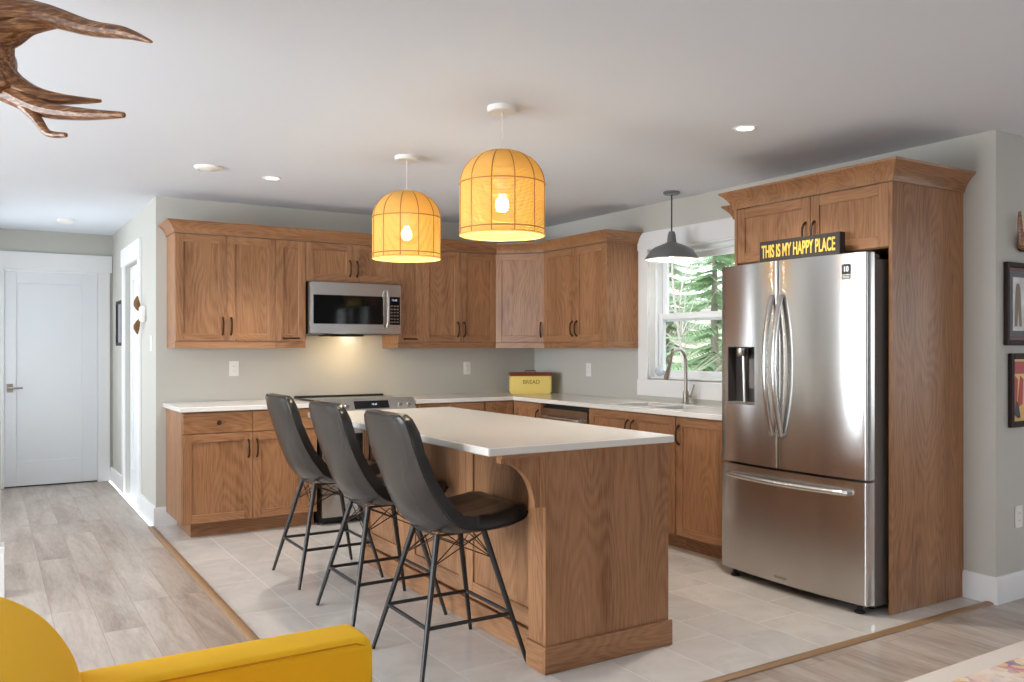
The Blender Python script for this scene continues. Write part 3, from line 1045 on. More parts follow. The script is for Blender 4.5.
ZT = BZ1 - 0.006
b = base('base_cabinet', 'two drawer oak base cabinet at the hall end of the back counter', (-3.289, 0), 0, 0.955,
         [('drawer', 0.004, 0.478, 0.727, ZT, None), ('drawer', 0.478, 0.951, 0.727, ZT, None), ('door', 0.004, 0.478, 0.108, 0.724, 'R'), ('door', 0.478, 0.951, 0.108, 0.724, 'L')], toe0=0.075)
b = base('base_cabinet', 'oak base cabinet on the back counter right of the range', (-1.553, 0), 0, 0.653, [('door', 0.004, 0.327, 0.108, ZT, 'R'), ('door', 0.327, 0.648, 0.108, ZT, 'L')])
# lazy susan corner
c = empty('corner_base_cabinet', (0, 0, 0), 0, 'oak corner base cabinet under the yellow tin', 'cabinet', BASEG)
f = MB(); f.prism([(-0.0005, -0.0005), (-0.0005, -1.034), (-0.6, -1.034), (-0.6, -0.6), (-0.899, -0.6), (-0.899, -0.0005)], 'z', 0.105, BZ1); f.build('carcass', 'oak_z', c)
f = MB(); f.prism([(-0.02, -0.02), (-0.02, -1.034), (-0.525, -1.034), (-0.525, -0.525), (-0.899, -0.525), (-0.899, -0.02)], 'z', 0.001, 0.1045); f.build('toe_kick', 'oak_x', c)
shaker_door(c, -0.897, -0.622, 0.108, ZT, -0.6)
d = shaker_door(c, 0.0, 0.41, 0.108, ZT, 0); d.location = (-0.6, -0.622, 0); d.rotation_euler = (0, 0, R(S)); bow_pull(d, 0.38, -0.02, ZT - 0.115)
b = base('sink_base_cabinet', 'two door oak base cabinet under the double sink', (0, -1.675), R(S), 0.936, [('door', 0.004, 0.487, 0.108, ZT, 'R'), ('door', 0.487, 0.934, 0.108, ZT, 'L')], hollow=True)
b = base('base_cabinet', 'one door oak base cabinet next to the fridge', (0, -2.612), R(S), 0.508, [('door', 0.002, 0.504, 0.108, ZT, 'L')])

# dishwasher
dw = empty('dishwasher', (0, -1.036, 0), R(S), 'stainless dishwasher under the counter between corner cabinet and sink', 'dishwasher')
f = MB(); f.box(0.004, 0.634, -0.575, -0.02, 0.02, BZ1 - 0.004); f.build('body', 'black_plastic', dw)
f = MB(); f.box(0.014, 0.624, -0.63, -0.576, 0.11, 0.842, 0, 0.006); f.build('door', 'steel', dw)
f = MB(); f.tube([(0.07, -0.632, 0.775), (0.07, -0.665, 0.775), (0.09, -0.668, 0.775), (0.548, -0.668, 0.775), (0.568, -0.665, 0.775), (0.568, -0.632, 0.775)], 0.011, 10); f.build('handle', 'steel_plain', dw)
f = MB(); f.box(0.014, 0.624, -0.53, -0.45, 0.001, 0.10); f.build('kick_plate', 'black_plastic', dw)

# countertops
SX0, SX1 = -0.54, -0.17
B1, B2 = (-2.16, -1.82), (-2.52, -2.20)
XF = -0.645
f = MB(); f.box(-3.309, -2.326, -0.6495, -0.0008, CH - CT, CH, 0, 0.003)
tag(f.build('countertop', 'quartz'), 'short white quartz countertop left of the range', 'countertop', 'white quartz countertops')
rects = [(-1.546, -0.0008, -0.6495, -0.0008), (XF, SX0, -3.118, -0.6495), (SX1, -0.0008, -3.118, -0.6495), (SX0, SX1, B1[1], -0.6495), (SX0, SX1, B2[1], B1[0]), (SX0, SX1, -3.118, B2[0])]
f = MB(); f.cells(rects, CH - CT, CH)
ct = tag(f.build('countertop', 'quartz'), 'long white quartz countertop around the corner with the sink', 'countertop', 'white quartz countertops')
bv = ct.modifiers.new('edge', 'BEVEL'); bv.width = 0.003; bv.segments = 2; bv.limit_method = 'ANGLE'

# sink
sk = empty('sink', (-0.355, -2.17, 0.70), 0, 'undermount stainless double bowl sink under the faucet', 'sink')
for (y0, y1) in (B1, B2):
    f = MB()
    x0, x1 = SX0 - 0.006 + .355, SX1 + 0.006 + .355
    a0, a1 = y0 - 0.006 + 2.17, y1 + 0.006 + 2.17
    zt, zb = CH - CT - 0.701, 0.0
    t_ = 0.004
    pts = lambda i, z: [(x0 + i, a0 + i, z), (x1 - i, a0 + i, z), (x1 - i, a1 - i, z), (x0 + i, a1 - i, z)]
    loops = [pts(0, zt), pts(0.02, zb + 0.02), pts(0.045, zb)]
    vs = [[f.bm.verts.new(q) for q in lp] for lp in loops]
    for A, B in zip(vs, vs[1:]):
        for k in range(4):
            f.face([A[k], A[(k + 1) % 4], B[(k + 1) % 4], B[k]])
    f.face(vs[-1])
    bw = f.build('bowl', 'sink_steel', sk)
    so = bw.modifiers.new('sheet', 'SOLIDIFY'); so.thickness = 0.002
    f = MB(); f.lathe([(0.001, 0.004), (0.03, 0.004), (0.045, 0.006), (0.046, 0.002)], ((x0 + x1) / 2, (a0 + a1) / 2, 0), 20); f.build('drain', 'drain_dark', bw)

# faucet
fc = empty('faucet', (-0.10, -2.158, CH), 0, 'tall brushed nickel gooseneck faucet with side lever', 'faucet')
f = MB(); f.lathe([(0.03, 0.001), (0.03, 0.006), (0.024, 0.012), (0.021, 0.02), (0.021, 0.085), (0.016, 0.10), (0.001, 0.10)], seg=20, cap0=True)
f.build('base', 'nickel', fc)
f = MB()
pts = [(0, 0, 0.09), (0, 0, 0.2), (0, 0, 0.315)]
RA = 0.086
for k in range(1, 12):
    a = PI - k * PI / 12 * 1.12
    pts.append((-RA - RA * math.cos(a) * 1.0 if False else -(RA + RA * math.cos(a)), 0, 0.315 + RA * math.sin(a)))
pts.append((pts[-1][0] - 0.012, 0, pts[-1][2] - 0.03))
f.tube(pts, 0.0125, 12)
sp = f.build('spout', 'nickel', fc)
e1 = Vector(pts[-1]); d_ = (e1 - Vector(pts[-2])).normalized()
f = MB(); f.tube([e1, e1 + d_ * 0.03, e1 + d_ * 0.085, e1 + d_ * 0.10], [0.0135, 0.016, 0.02, 0.018], 14); f.build('spray_head', 'nickel', fc)
f = MB(); f.tube([(0.0, -0.018, 0.055), (0, -0.05, 0.058)], 0.013, 12); f.tube([(0, -0.045, 0.06), (0, -0.06, 0.10), (0, -0.075, 0.145)], [0.007, 0.006, 0.005], 8); f.build('lever', 'nickel', fc)
for o in fc.children:
    pass
fc.rotation_euler = (0, 0, R(8))

# ------------------------------------------------------------------ range
rg = empty('range', (-1.94, 0, 0), 0, 'stainless slide-in electric range with black glass top', 'range')
RW = 0.378
f = MB(); f.box(-RW, RW, -0.62, -0.02, 0.02, 0.905); f.build('body', 'black_plastic', rg)
f = MB(); f.box(-RW - 0.004, RW + 0.004, -0.60, -0.03, 0.917, 0.927, 0, 0.003); f.build('cooktop', 'black_glass', rg)
f = MB(); f.box(-RW - 0.004, RW + 0.004, -0.04, -0.005, 0.918, 0.936, 0, 0.004); f.build('rear_trim', 'black_plastic', rg)
f = MB(); f.prism([(-0.60, 0.935), (-0.625, 0.938), (-0.685, 0.842), (-0.685, 0.825), (-0.60, 0.825)], 'x', -RW - 0.004, RW + 0.004)
cp = f.build('control_panel', 'steel_plain', rg)
tilt = math.atan2(0.06, 0.096)
pm = lambda x, s: Matrix.Translation((x, -0.625 - 0.06 * s, 0.938 - 0.096 * s)) @ Matrix.Rotation(R(90) - tilt, 4, 'X')
for kx in (-0.33, -0.255, -0.18, 0.255, 0.33):
    f = MB(); b_ = MB(); b_.lathe([(0.021, 0.0), (0.021, 0.008), (0.017, 0.012), (0.016, 0.032), (0.001, 0.034)], seg=18); f.merge(b_.bm, 0, pm(kx, 0.5)); f.build('knob', 'chrome', rg)
f = MB(); f.box(-0.12, 0.16, -0.032, 0.032, 0.0005, 0.003, 0, 0, pm(0.0, 0.5)); dp = f.build('display', 'black_glass', cp)
text_mesh('12:45', 0.02, 'clock_digits', 'display_blue', dp, pm(0.04, 0.5) @ Matrix.Translation((0, 0, 0.0042)), 0.0003)
f = MB(); f.box(-RW + 0.004, RW - 0.004, -0.665, -0.621, 0.235, 0.815, 0, 0.006); od = f.build('oven_door', 'steel', rg)
f = MB(); f.box(-0.27, 0.27, -0.668, -0.6652, 0.36, 0.68, 0, 0.001); f.build('oven_window', 'black_glass', od)
f = MB(); f.tube([(-0.32, -0.665, 0.765), (-0.32, -0.705, 0.765), (-0.30, -0.715, 0.765), (0.30, -0.715, 0.765), (0.32, -0.705, 0.765), (0.32, -0.665, 0.765)], 0.012, 10); f.build('handle', 'steel_plain', od)
f = MB(); f.box(-RW + 0.004, RW - 0.004, -0.665, -0.621, 0.06, 0.228, 0, 0.006); f.build('drawer', 'steel', rg)
for sx_ in (-0.33, 0.33):
    for sy_ in (-0.58, -0.08):
        f = MB(); f.lathe([(0.018, 0.0), (0.018, 0.02)], (sx_, sy_, 0.0005), 12, cap0=True, cap1=True); f.build('foot', 'rubber', rg)

# ------------------------------------------------------------------ microwave
mw = empty('microwave', (-1.94, 0, 1.43), 0, 'stainless over-the-range microwave below the short cabinet', 'microwave')
MW = 0.379
f = MB(); f.box(-MW, MW, -0.37, -0.001, 0.0, 0.408, 0, 0.003); f.build('body', 'black_plastic', mw)
f = MB(); f.box(-MW, MW, -0.405, -0.371, 0.004, 0.404, 0, 0.006); md = f.build('door', 'steel_plain', mw)
f = MB(); f.box(-MW + 0.024, 0.222, -0.4075, -0.4052, 0.08, 0.305, 0, 0.001); f.build('door_window', 'black_glass', md)
f = MB(); f.box(0.268, MW - 0.012, -0.4075, -0.4052, 0.08, 0.305, 0, 0.001); kp = f.build('keypad', 'black_glass', mw)
f = MB()
for i in range(3):
    for j in range(6):
        f.box(0.285 + i * 0.026, 0.303 + i * 0.026, -0.4085, -0.4076, 0.095 + j * 0.026, 0.107 + j * 0.026)
f.build('keys', 'dark_grey_side', kp)
text_mesh('12:45', 0.022, 'clock_digits', 'display_blue', kp, Matrix.Translation((0.318, -0.4085, 0.278)) @ Matrix.Rotation(R(90), 4, 'X'), 0.0003)
f = MB(); f.tube([(0.245, -0.405, 0.05), (0.245, -0.435, 0.055), (0.247, -0.449, 0.10), (0.249, -0.452, 0.2), (0.247, -0.449, 0.30), (0.245, -0.435, 0.345), (0.245, -0.405, 0.35)], 0.011, 10); f.build('handle', 'steel_plain', md)
f = MB(); f.box(-0.20, 0.10, -0.30, -0.08, -0.014, -0.0005, 0, 0.003); f.build('vent_filter', 'black_plastic', mw)
f = MB(); f.box(0.02, 0.14, -0.075, -0.03, -0.004, -0.0005); f.build('task_lamp', 'lamp_disc', mw)
l = area('cooktop_lamp', (-1.94, -0.12, 1.41), (R(-12), 0, 0), 0.16, 0.05, 2.0, (1.0, 0.70, 0.34)); l.parent = mw; l.location = (0.03, -0.31, -0.02); l.rotation_euler = (R(32), 0, 0)

# ------------------------------------------------------------------ refrigerator
fg = empty('refrigerator', (-0.02, -3.624, 0), R(S), 'stainless french door refrigerator with water dispenser and bottom freezer', 'refrigerator')
HW = 0.487            # half width, local x runs toward the camera
YB, YF, BUL = -0.665, -0.726, 0.03
f = MB(); f.box(-HW + 0.005, HW - 0.005, YB, -0.02, 0.035, 1.765, 0, 0.004); f.build('body', 'dark_grey_side', fg)


def bowed(f, x0, x1, z0, z1, mat=0, hole=None):
    """Door slab whose front bulges across the whole fridge width; optional rectangular hole (x0,x1,z0,z1)."""
    def yf(x):
        base_ = YF - BUL * (1 - (x / HW) ** 2)
        e_ = min(x - x0, x1 - x)
        rr = 0.012
        return base_ + (rr - math.sqrt(max(0, rr * rr - (rr - min(e_, rr)) ** 2)))
    xs = [x0, x0 + .0015, x0 + .004, x0 + .008, x0 + .012] + [x0 + .012 + (x1 - x0 - .024) * k / 14 for k in range(1, 14)] + [x1 - .012, x1 - .008, x1 - .004, x1 - .0015, x1]
    zs = [z0, z1]
    if hole:
        xs = sorted(set(xs + [hole[0], hole[1]]))
        zs = [z0, hole[2], hole[3], z1]
    V = {}
    def v(i, j):
        if (i, j) not in V: V[(i, j)] = f.bm.verts.new((xs[i], yf(xs[i]), zs[j]))
        return V[(i, j)]
    for i in range(len(xs) - 1):
        for j in range(len(zs) - 1):
            if hole and hole[0] <= (xs[i] + xs[i + 1]) / 2 <= hole[1] and hole[2] <= (zs[j] + zs[j + 1]) / 2 <= hole[3]: continue
            f.face([v(i, j), v(i + 1, j), v(i + 1, j + 1), v(i, j + 1)], mat)
    n_ = len(xs) - 1
    yb_ = YB - 0.002
    bk = [f.bm.verts.new((x0, yb_, z0)), f.bm.verts.new((x1, yb_, z0)), f.bm.verts.new((x1, yb_, z1)), f.bm.verts.new((x0, yb_, z1))]
    f.face([v(i, 0) for i in range(n_ + 1)] + [bk[1], bk[0]], mat)
    J = len(zs) - 1
    f.face([v(i, J) for i in range(n_, -1, -1)] + [bk[3], bk[2]], mat)
    f.face([v(0, j) for j in range(J, -1, -1)] + [bk[0], bk[3]], mat)
    f.face([v(n_, j) for j in range(J + 1)] + [bk[2], bk[1]], mat)
    f.face(bk[::-1], mat)
    if hole:
        hi = [i for i, x in enumerate(xs) if hole[0] - 1e-6 <= x <= hole[1] + 1e-6]
        front = [v(i, 1) for i in hi] + [v(i, 2) for i in reversed(hi)]
        back = [f.bm.verts.new((q.co.x, YB - 0.006, q.co.z)) for q in front]
        for k in range(len(front)):
            k2 = (k + 1) % len(front)
            f.face([front[k], back[k], back[k2], front[k2]], 1)
        f.face(back, 1)
    return yf


XS = -0.045            # split between the two upper doors
DH = (-0.425, -0.21, 1.0, 1.328)
f = MB(); bowed(f, -HW, XS - 0.002, 0.668, 1.795, 0, DH); dl_ = f.build('door', ['steel', 'dispenser_grey'], fg, angle=40)
f = MB(); bowed(f, XS + 0.002, HW, 0.668, 1.795); dr_ = f.build('door', ['steel'], fg, angle=40)
f = MB(); bowed(f, -HW, HW, 0.048, 0.655); fz = f.build('freezer_drawer', ['steel'], fg, angle=40)
# dispenser
f = MB()
f.lathe([(0.001, 0), (0.03, 0), (0.034, 0.012), (0.034, 0.045), (0.001, 0.045)], (-0.335, -0.712, 1.275), 18)
f.tube([(-0.335, -0.70, 1.28), (-0.335, -0.69, 1.012)], 0.013, 10)
f.build('dispenser_nozzle', 'nickel', dl_)
f = MB(); f.box(-0.30, -0.222, -0.70, -0.672, 1.09, 1.26, 0, 0.005); f.box(-0.425, -0.21, -0.735, -0.672, 1.001, 1.012); f.build('dispenser_paddle', 'dark_grey_side', dl_)
# vertical bow handles
for hx, par in ((XS - 0.028, dl_), (XS + 0.032, dr_)):
    f = MB()
    P = []
    for k in range(15):
        a = -1 + 2 * k / 14
        P.append((hx, YF - BUL - 0.012 - 0.055 * (1 - a * a), 1.225 + a * 0.375))
    P = [(hx, YF - BUL + 0.004, 0.85)] + P + [(hx, YF - BUL + 0.004, 1.60)]
    f.tube(P, 0.0155, 12, flat=0.9)
    f.build('handle', 'steel_plain', par)
f = MB()
P = []
for k in range(15):
    a = -1 + 2 * k / 14
    P.append((a * 0.395, YF - BUL * (1 - (a * .395 / HW) ** 2) - 0.022 - 0.028 * (1 - a ** 2), 0.595))
P = [(-0.395, YF + 0.0, 0.595)] + P + [(0.395, YF + 0.0, 0.595)]
f.tube(P, 0.015, 12); f.build('handle', 'steel_plain', fz)
f = MB(); f.box(-HW + 0.02, HW - 0.02, -0.69, -0.60, 0.036, 0.046); f.box(-HW + 0.02, HW - 0.02, -0.66, -0.64, 0.02, 0.036); f.build('base_grille', 'black_plastic', fg)
for sx_ in (-0.40, 0.425):
    f = MB(); f.lathe([(0.024, 0.0005), (0.026, 0.008), (0.02, 0.014), (0.012, 0.018), (0.012, 0.036)], (sx_, -0.70, 0), 16, cap0=True, cap1=True); f.build('foot', 'rubber', fg)
    f = MB(); f.lathe([(0.02, 0.0005), (0.02, 0.036)], (sx_, -0.1, 0), 12, cap0=True, cap1=True); f.build('foot', 'rubber', fg)
for sx_ in (-0.44, 0.44):
    f = MB(); f.box(sx_ - 0.03, sx_ + 0.03, -0.70, -0.60, 1.766, 1.792, 0, 0.006); f.build('hinge_cover', 'dark_grey_side', fg)
# warranty sticker and maker's mark
f = MB()
yq = lambda x: YF - BUL * (1 - (x / HW) ** 2) - 0.0012
f.box(0.352, 0.40, yq(0.36), yq(0.36) + 0.0009, 1.69, 1.742); stk = f.build('sticker', 'ink_black', dr_)
f = MB(); f.box(0.352, 0.40, yq(0.36), yq(0.36) + 0.0009, 1.665, 1.688); f.build('sticker', 'dark_grey_side', dr_)
text_mesh('10', 0.038, 'sticker_number', 'label_white', stk, Matrix.Translation((0.376, yq(0.36) - 0.0006, 1.716)) @ Matrix.Rotation(R(90), 4, 'X'), 0.0003, 0.85, 0.001)
text_mesh('YEAR', 0.016, 'sticker_word', 'label_white', stk, Matrix.Translation((0.376, yq(0.36) - 0.0006, 1.676)) @ Matrix.Rotation(R(90), 4, 'X'), 0.0003)
f = MB(); f.box(-0.065, 0.015, yq(0) , yq(0) + 0.0009, 0.075, 0.087); f.build('maker_badge', 'nickel', fz)

# sign on the fridge
sg = empty('wooden_sign', (-0.70, -3.665, 1.796), R(S), 'black block sign reading THIS IS MY HAPPY PLACE on top of the fridge', 'sign')
f = MB(); f.box(-0.265, 0.265, -0.015, 0.03, 0.0005, 0.122, 0, 0.002); f.build('board', 'sign_black', sg)
text_mesh('THIS IS MY HAPPY PLACE', 0.098, 'lettering', 'sign_yellow', sg, Matrix.Translation((-0.005, -0.0162, 0.060)) @ Matrix.Rotation(R(90), 4, 'X'), 0.0008, 0.445, 0.0018)

# ------------------------------------------------------------------ island
IH = 0.932
IX0, IX1, IY0, IY1 = -2.775, -1.8127, -3.8987, -1.7288
isl = empty('kitchen_island', (-2.17, -2.8, 0), 0, 'oak kitchen island base with panelled seating side under the white top', 'island')
ox, oy = 2.17, 2.8
f = MB(); f.box(-2.408 + ox, -1.85 + ox, -3.865 + oy, -1.77 + oy, 0.001, IH - CT - 0.001); f.build('carcass', 'oak_z', isl)
f = MB(); f.box(-2.500 + ox, -1.838 + ox, -3.885 + oy, -3.8655 + oy, 0.10, IH - CT - 0.001, 0, 0.0015); f.build('end_panel', 'oak_z', isl)
f = MB(); f.box(-2.431 + ox, -1.838 + ox, -1.7695 + oy, -1.75 + oy, 0.10, IH - CT - 0.001, 0, 0.0015); f.build('end_panel', 'oak_z', isl)
# seating side: frame-and-panel wall of three bays
f = MB()
xa, xb = -2.431 + ox, -2.4085 + ox
f.box(-2.4995 + ox, xb, -3.8645 + oy, -3.755 + oy, 0.10, IH - CT - 0.002, 0, 0.002)
ys = [-3.725, -3.08, -2.425, -1.77]
for i in range(3):
    a, b_ = ys[i] + oy, ys[i + 1] + oy
    f.box(xa + 0.004, xb, a + 0.002, a + 0.07, 0.112, IH - CT - 0.002, 0, 0.0015)
    f.box(xa + 0.004, xb, b_ - 0.07, b_ - 0.002, 0.112, IH - CT - 0.002, 0, 0.0015)
    f.box(xa + 0.004, xb, a + 0.07, b_ - 0.07, 0.112, 0.19, 1, 0.0015)
    f.box(xa + 0.004, xb, a + 0.07, b_ - 0.07, IH - CT - 0.09, IH - CT - 0.002, 1, 0.0015)
    f.box(xa + 0.014, xb, a + 0.07, b_ - 0.07, 0.19, IH - CT - 0.09, 0)
f.build('seating_panel', ['oak_z', 'oak_y'], isl)
f = MB()
f.box(-2.512 + ox, -1.826 + ox, -3.899 + oy, -3.8855 + oy, 0.001, 0.112, 0, 0.002)
f.build('plinth', 'oak_x', isl)
f = MB()
f.box(-2.512 + ox, -2.5003 + ox, -3.885 + oy, -3.755 + oy, 0.001, 0.112, 0, 0.002)
f.box(-2.446 + ox, -2.4315 + ox, -3.755 + oy, -1.75 + oy, 0.001, 0.108, 0, 0.002)
f.build('plinth', 'oak_y', isl)
# brackets under the overhang


def bracket(y0, y1):
    f = MB()
    x0, x1 = -2.705 + ox, -2.5005 + ox
    zt, zb = IH - CT - 0.001, 0.676
    poly = [(x1, zt), (x0, zt), (x0, zt - 0.034)]
    for k in range(1, 12):
        a = k / 12 * PI / 2
        poly.append((x0 + (x1 - 0.045 - x0) * math.sin(a), zb + (zt - 0.034 - zb) * math.cos(a)))
    poly += [(x1 - 0.045, zb), (x1, zb)]
    f.prism(poly, 'y', y0 + oy + 0.008, y1 + oy, 0)
    # raised edge strips on the outer face
    f.box(x0, x1, y0 + oy, y0 + oy + 0.0078, zt - 0.016, zt, 1)
    f.box(x1 - 0.022, x1, y0 + oy, y0 + oy + 0.0078, zb, zt - 0.016, 0)
    return f.build('bracket', ['oak_z', 'oak_x'], isl)


bracket(-3.884, -3.84)
# working side fronts
for i in range(3):
    a, b_ = -3.855 + i * 0.695 + oy, -3.855 + (i + 1) * 0.695 + oy
    for kind, z0, z1 in (('drawer', 0.73, IH - CT - 0.006), ('door', 0.112, 0.725)):
        if kind == 'drawer':
            d = slab_front(isl, 0, b_ - a, z0, z1, 0); knob(d, (b_ - a) / 2, -0.02, (z0 + z1) / 2)
        else:
            d = shaker_door(isl, 0, b_ - a, z0, z1, 0); bow_pull(d, (b_ - a) - 0.03, -0.02, z1 - 0.115)
        d.location = (-1.8495 + ox, a, 0); d.rotation_euler = (0, 0, R(90))
f = MB(); f.box(IX0, IX1, IY0, IY1, IH - CT, IH, 0, 0.004)
tag(f.build('countertop', 'quartz'), 'white quartz island top with seating overhang', 'countertop', 'white quartz countertops')


# ------------------------------------------------------------------ stools
def make_stool():
    root = empty('bar_stool')
    # side profile (x, z) of the outer skin, from back top to seat front
    ctrl = [(-0.322, 1.046), (-0.298, 0.945), (-0.272, 0.840), (-0.243, 0.735), (-0.208, 0.645), (-0.155, 0.578), (-0.075, 0.548), (0.02, 0.546), (0.13, 0.558), (0.225, 0.576), (0.290, 0.602)]
    NP = 40
    def cat(c, t):
        n_ = len(c) - 1
        i = min(int(t * n_), n_ - 1)
        u_ = t * n_ - i
        p0, p1, p2, p3 = c[max(i - 1, 0)], c[i], c[i + 1], c[min(i + 2, n_)]
        return tuple(0.5 * ((2 * b) + (-a + c_) * u_ + (2 * a - 5 * b + 4 * c_ - d_) * u_ ** 2 + (-a + 3 * b - 3 * c_ + d_) * u_ ** 3) for a, b, c_, d_ in zip(p0, p1, p2, p3))
    prof = [cat(ctrl, i / (NP - 1)) for i in range(NP)]
    def width(t):      # half width
        pts = [(0, 0.172), (0.03, 0.207), (0.075, 0.224), (0.2, 0.230), (0.5, 0.238), (0.8, 0.236), (0.93, 0.224), (1.0, 0.190)]
        for (a, wa), (b, wb) in zip(pts, pts[1:]):
            if t <= b:
                q = (t - a) / (b - a); q = q * q * (3 - 2 * q)
                return wa + (wb - wa) * q
        return pts[-1][1]
    NS = 20
    def thick(t): return 0.058 + 0.014 * min(1, max(0, (t - 0.25) / 0.3))
    outer, inner = [], []
    for i, (x, z) in enumerate(prof):
        t = i / (NP - 1)
        a, b = prof[max(i - 1, 0)], prof[min(i + 1, NP - 1)]
        tx, tz = b[0] - a[0], b[1] - a[1]
        l_ = math.hypot(tx, tz)
        nx, nz = -tz / l_, tx / l_        # points to the sitter's side
        w = width(t)
        ro, ri = [], []
        for k in range(NS + 1):
            s_ = -1 + 2 * k / NS
            curl = (0.012 + 0.05 * math.exp(-((t - 0.45) / 0.22) ** 2)) * (abs(s_) ** 2.2) + 0.008 * abs(s_) ** 8   # sides wrap toward the sitter
            edge = (1 - abs(s_) ** 10)
            y = w * s_
            off_o = curl
            # top edge dips at the middle
            dip = 0.004 * (1 - s_ * s_) * max(0, 1 - t * 10)
            ro.append((x + nx * off_o, y, z + nz * off_o + dip))
            th = thick(t) * (0.74 + 0.26 * edge) * (0.7 + 0.3 * min(1, min(t, 1 - t) * 14))
            # shallow quilting channels
            ch = 0.0
            for cc in (-0.33, 0.33): ch += 0.005 * math.exp(-((s_ - cc) / 0.035) ** 2)
            for cc in (0.16, 0.32, 0.62, 0.78): ch += 0.005 * math.exp(-((t - cc) / 0.012) ** 2)
            oi = off_o + th - ch
            ri.append((x + nx * oi, y * 0.985, z + nz * oi + dip))
        outer.append(ro); inner.append(ri)
    f = MB()
    VO = [[f.bm.verts.new(q) for q in r] for r in outer]
    for A, B in zip(VO, VO[1:]):
        for k in range(NS): f.face([A[k], A[k + 1], B[k + 1], B[k]])
    sh = f.build('shell', 'leather_sheen', root, angle=80)
    so_ = sh.modifiers.new('skin', 'SOLIDIFY'); so_.thickness = 0.006; so_.offset = 0
    f = MB()
    VI = [[f.bm.verts.new(q) for q in r] for r in inner]
    for A, B in zip(VI, VI[1:]):
        for k in range(NS): f.face([A[k], A[k + 1], B[k + 1], B[k]])
    VE = [[f.bm.verts.new(Vector(q) + Vector((0, 0, 0))) for q in r] for r in outer]
    ring_i = VI[0] + [r[-1] for r in VI[1:]] + VI[-1][::-1][1:] + [r[0] for r in VI[::-1][1:-1]]
    ring_o = VE[0] + [r[-1] for r in VE[1:]] + VE[-1][::-1][1:] + [r[0] for r in VE[::-1][1:-1]]
    for k in range(len(ring_i)):
        k2 = (k + 1) % len(ring_i)
        f.face([ring_i[k], ring_i[k2], ring_o[k2], ring_o[k]])
    lone = [v for v in f.bm.verts if not v.link_faces]
    for v in lone: f.bm.verts.remove(v)
    f.build('cushion', 'leather_inner', root, angle=80)
    f = MB()
    loop = outer[0] + [r[-1] for r in outer[1:]] + outer[-1][::-1][1:] + [r[0] for r in outer[::-1][1:-1]]
    f.tube(loop, 0.006, 6, closed=True)
    f.build('piping', 'leather_piping', root)
    # steel frame
    TOPZ, FT, TP = 0.550, 0.245, 0.110
    f = MB(); f.tube([(-TP, -TP, TOPZ - .004), (TP, -TP, TOPZ - .004), (TP, TP, TOPZ - .004), (-TP, TP, TOPZ - .004)], 0.006, 6, closed=True); f.build('seat_frame', 'black_metal', root)
    leg = lambda sx_, sy_, z: Vector((sx_ * (FT + (TP - FT) * z / TOPZ), sy_ * (FT + (TP - FT) * z / TOPZ), z))
    for sx_ in (-1, 1):
        for sy_ in (-1, 1):
            f = MB(); f.tube([leg(sx_, sy_, 0.001), leg(sx_, sy_, 0.2), leg(sx_, sy_, TOPZ)], [0.0085, 0.011, 0.0135], 10); f.build('leg', 'black_metal', root)
    zr = {(-1, -1): 0.20, (1, -1): 0.20, (1, 1): 0.20, (-1, 1): 0.20}
    cs = [(-1, -1), (1, -1), (1, 1), (-1, 1)]
    for i in range(4):
        a, b = cs[i], cs[(i + 1) % 4]
        f = MB(); f.tube([leg(*a, 0.20), leg(*b, 0.20)], 0.0085, 8); f.build('footrest_bar', 'black_metal', root)
    f = MB()
    for i in range(4):
        a, b = cs[i], cs[(i + 1) % 4]
        for p_, q_ in ((a, b), (b, a)):
            f.tube([leg(*p_, 0.43), leg(*q_, TOPZ - 0.01)], 0.0026, 5)
            f.tube([leg(*p_, 0.43), (leg(*p_, TOPZ) + leg(*q_, TOPZ)) / 2 + Vector((0, 0, -0.02))], 0.0026, 5)
    f.build('wire_brace', 'wire_metal', root)
    return root


SPOTS = [(-2.735, -3.487, 0.0, 'dark leather bar stool nearest the end panel of the island'),
         (-2.735, -2.748, 0.0, 'dark leather bar stool in the middle of the three at the island'),
         (-2.73, -1.945, 0.0, 'dark leather bar stool nearest the range, last of the three at the island')]
proto = None
for x, y, a, lb in SPOTS:
    o = make_stool() if proto is None else copy_tree(proto)
    proto = proto or o
    o.location = (x, y, 0)
    o.rotation_euler = (0, 0, R(a))
    tag(o, lb, 'stool', 'leather bar stools along the island')


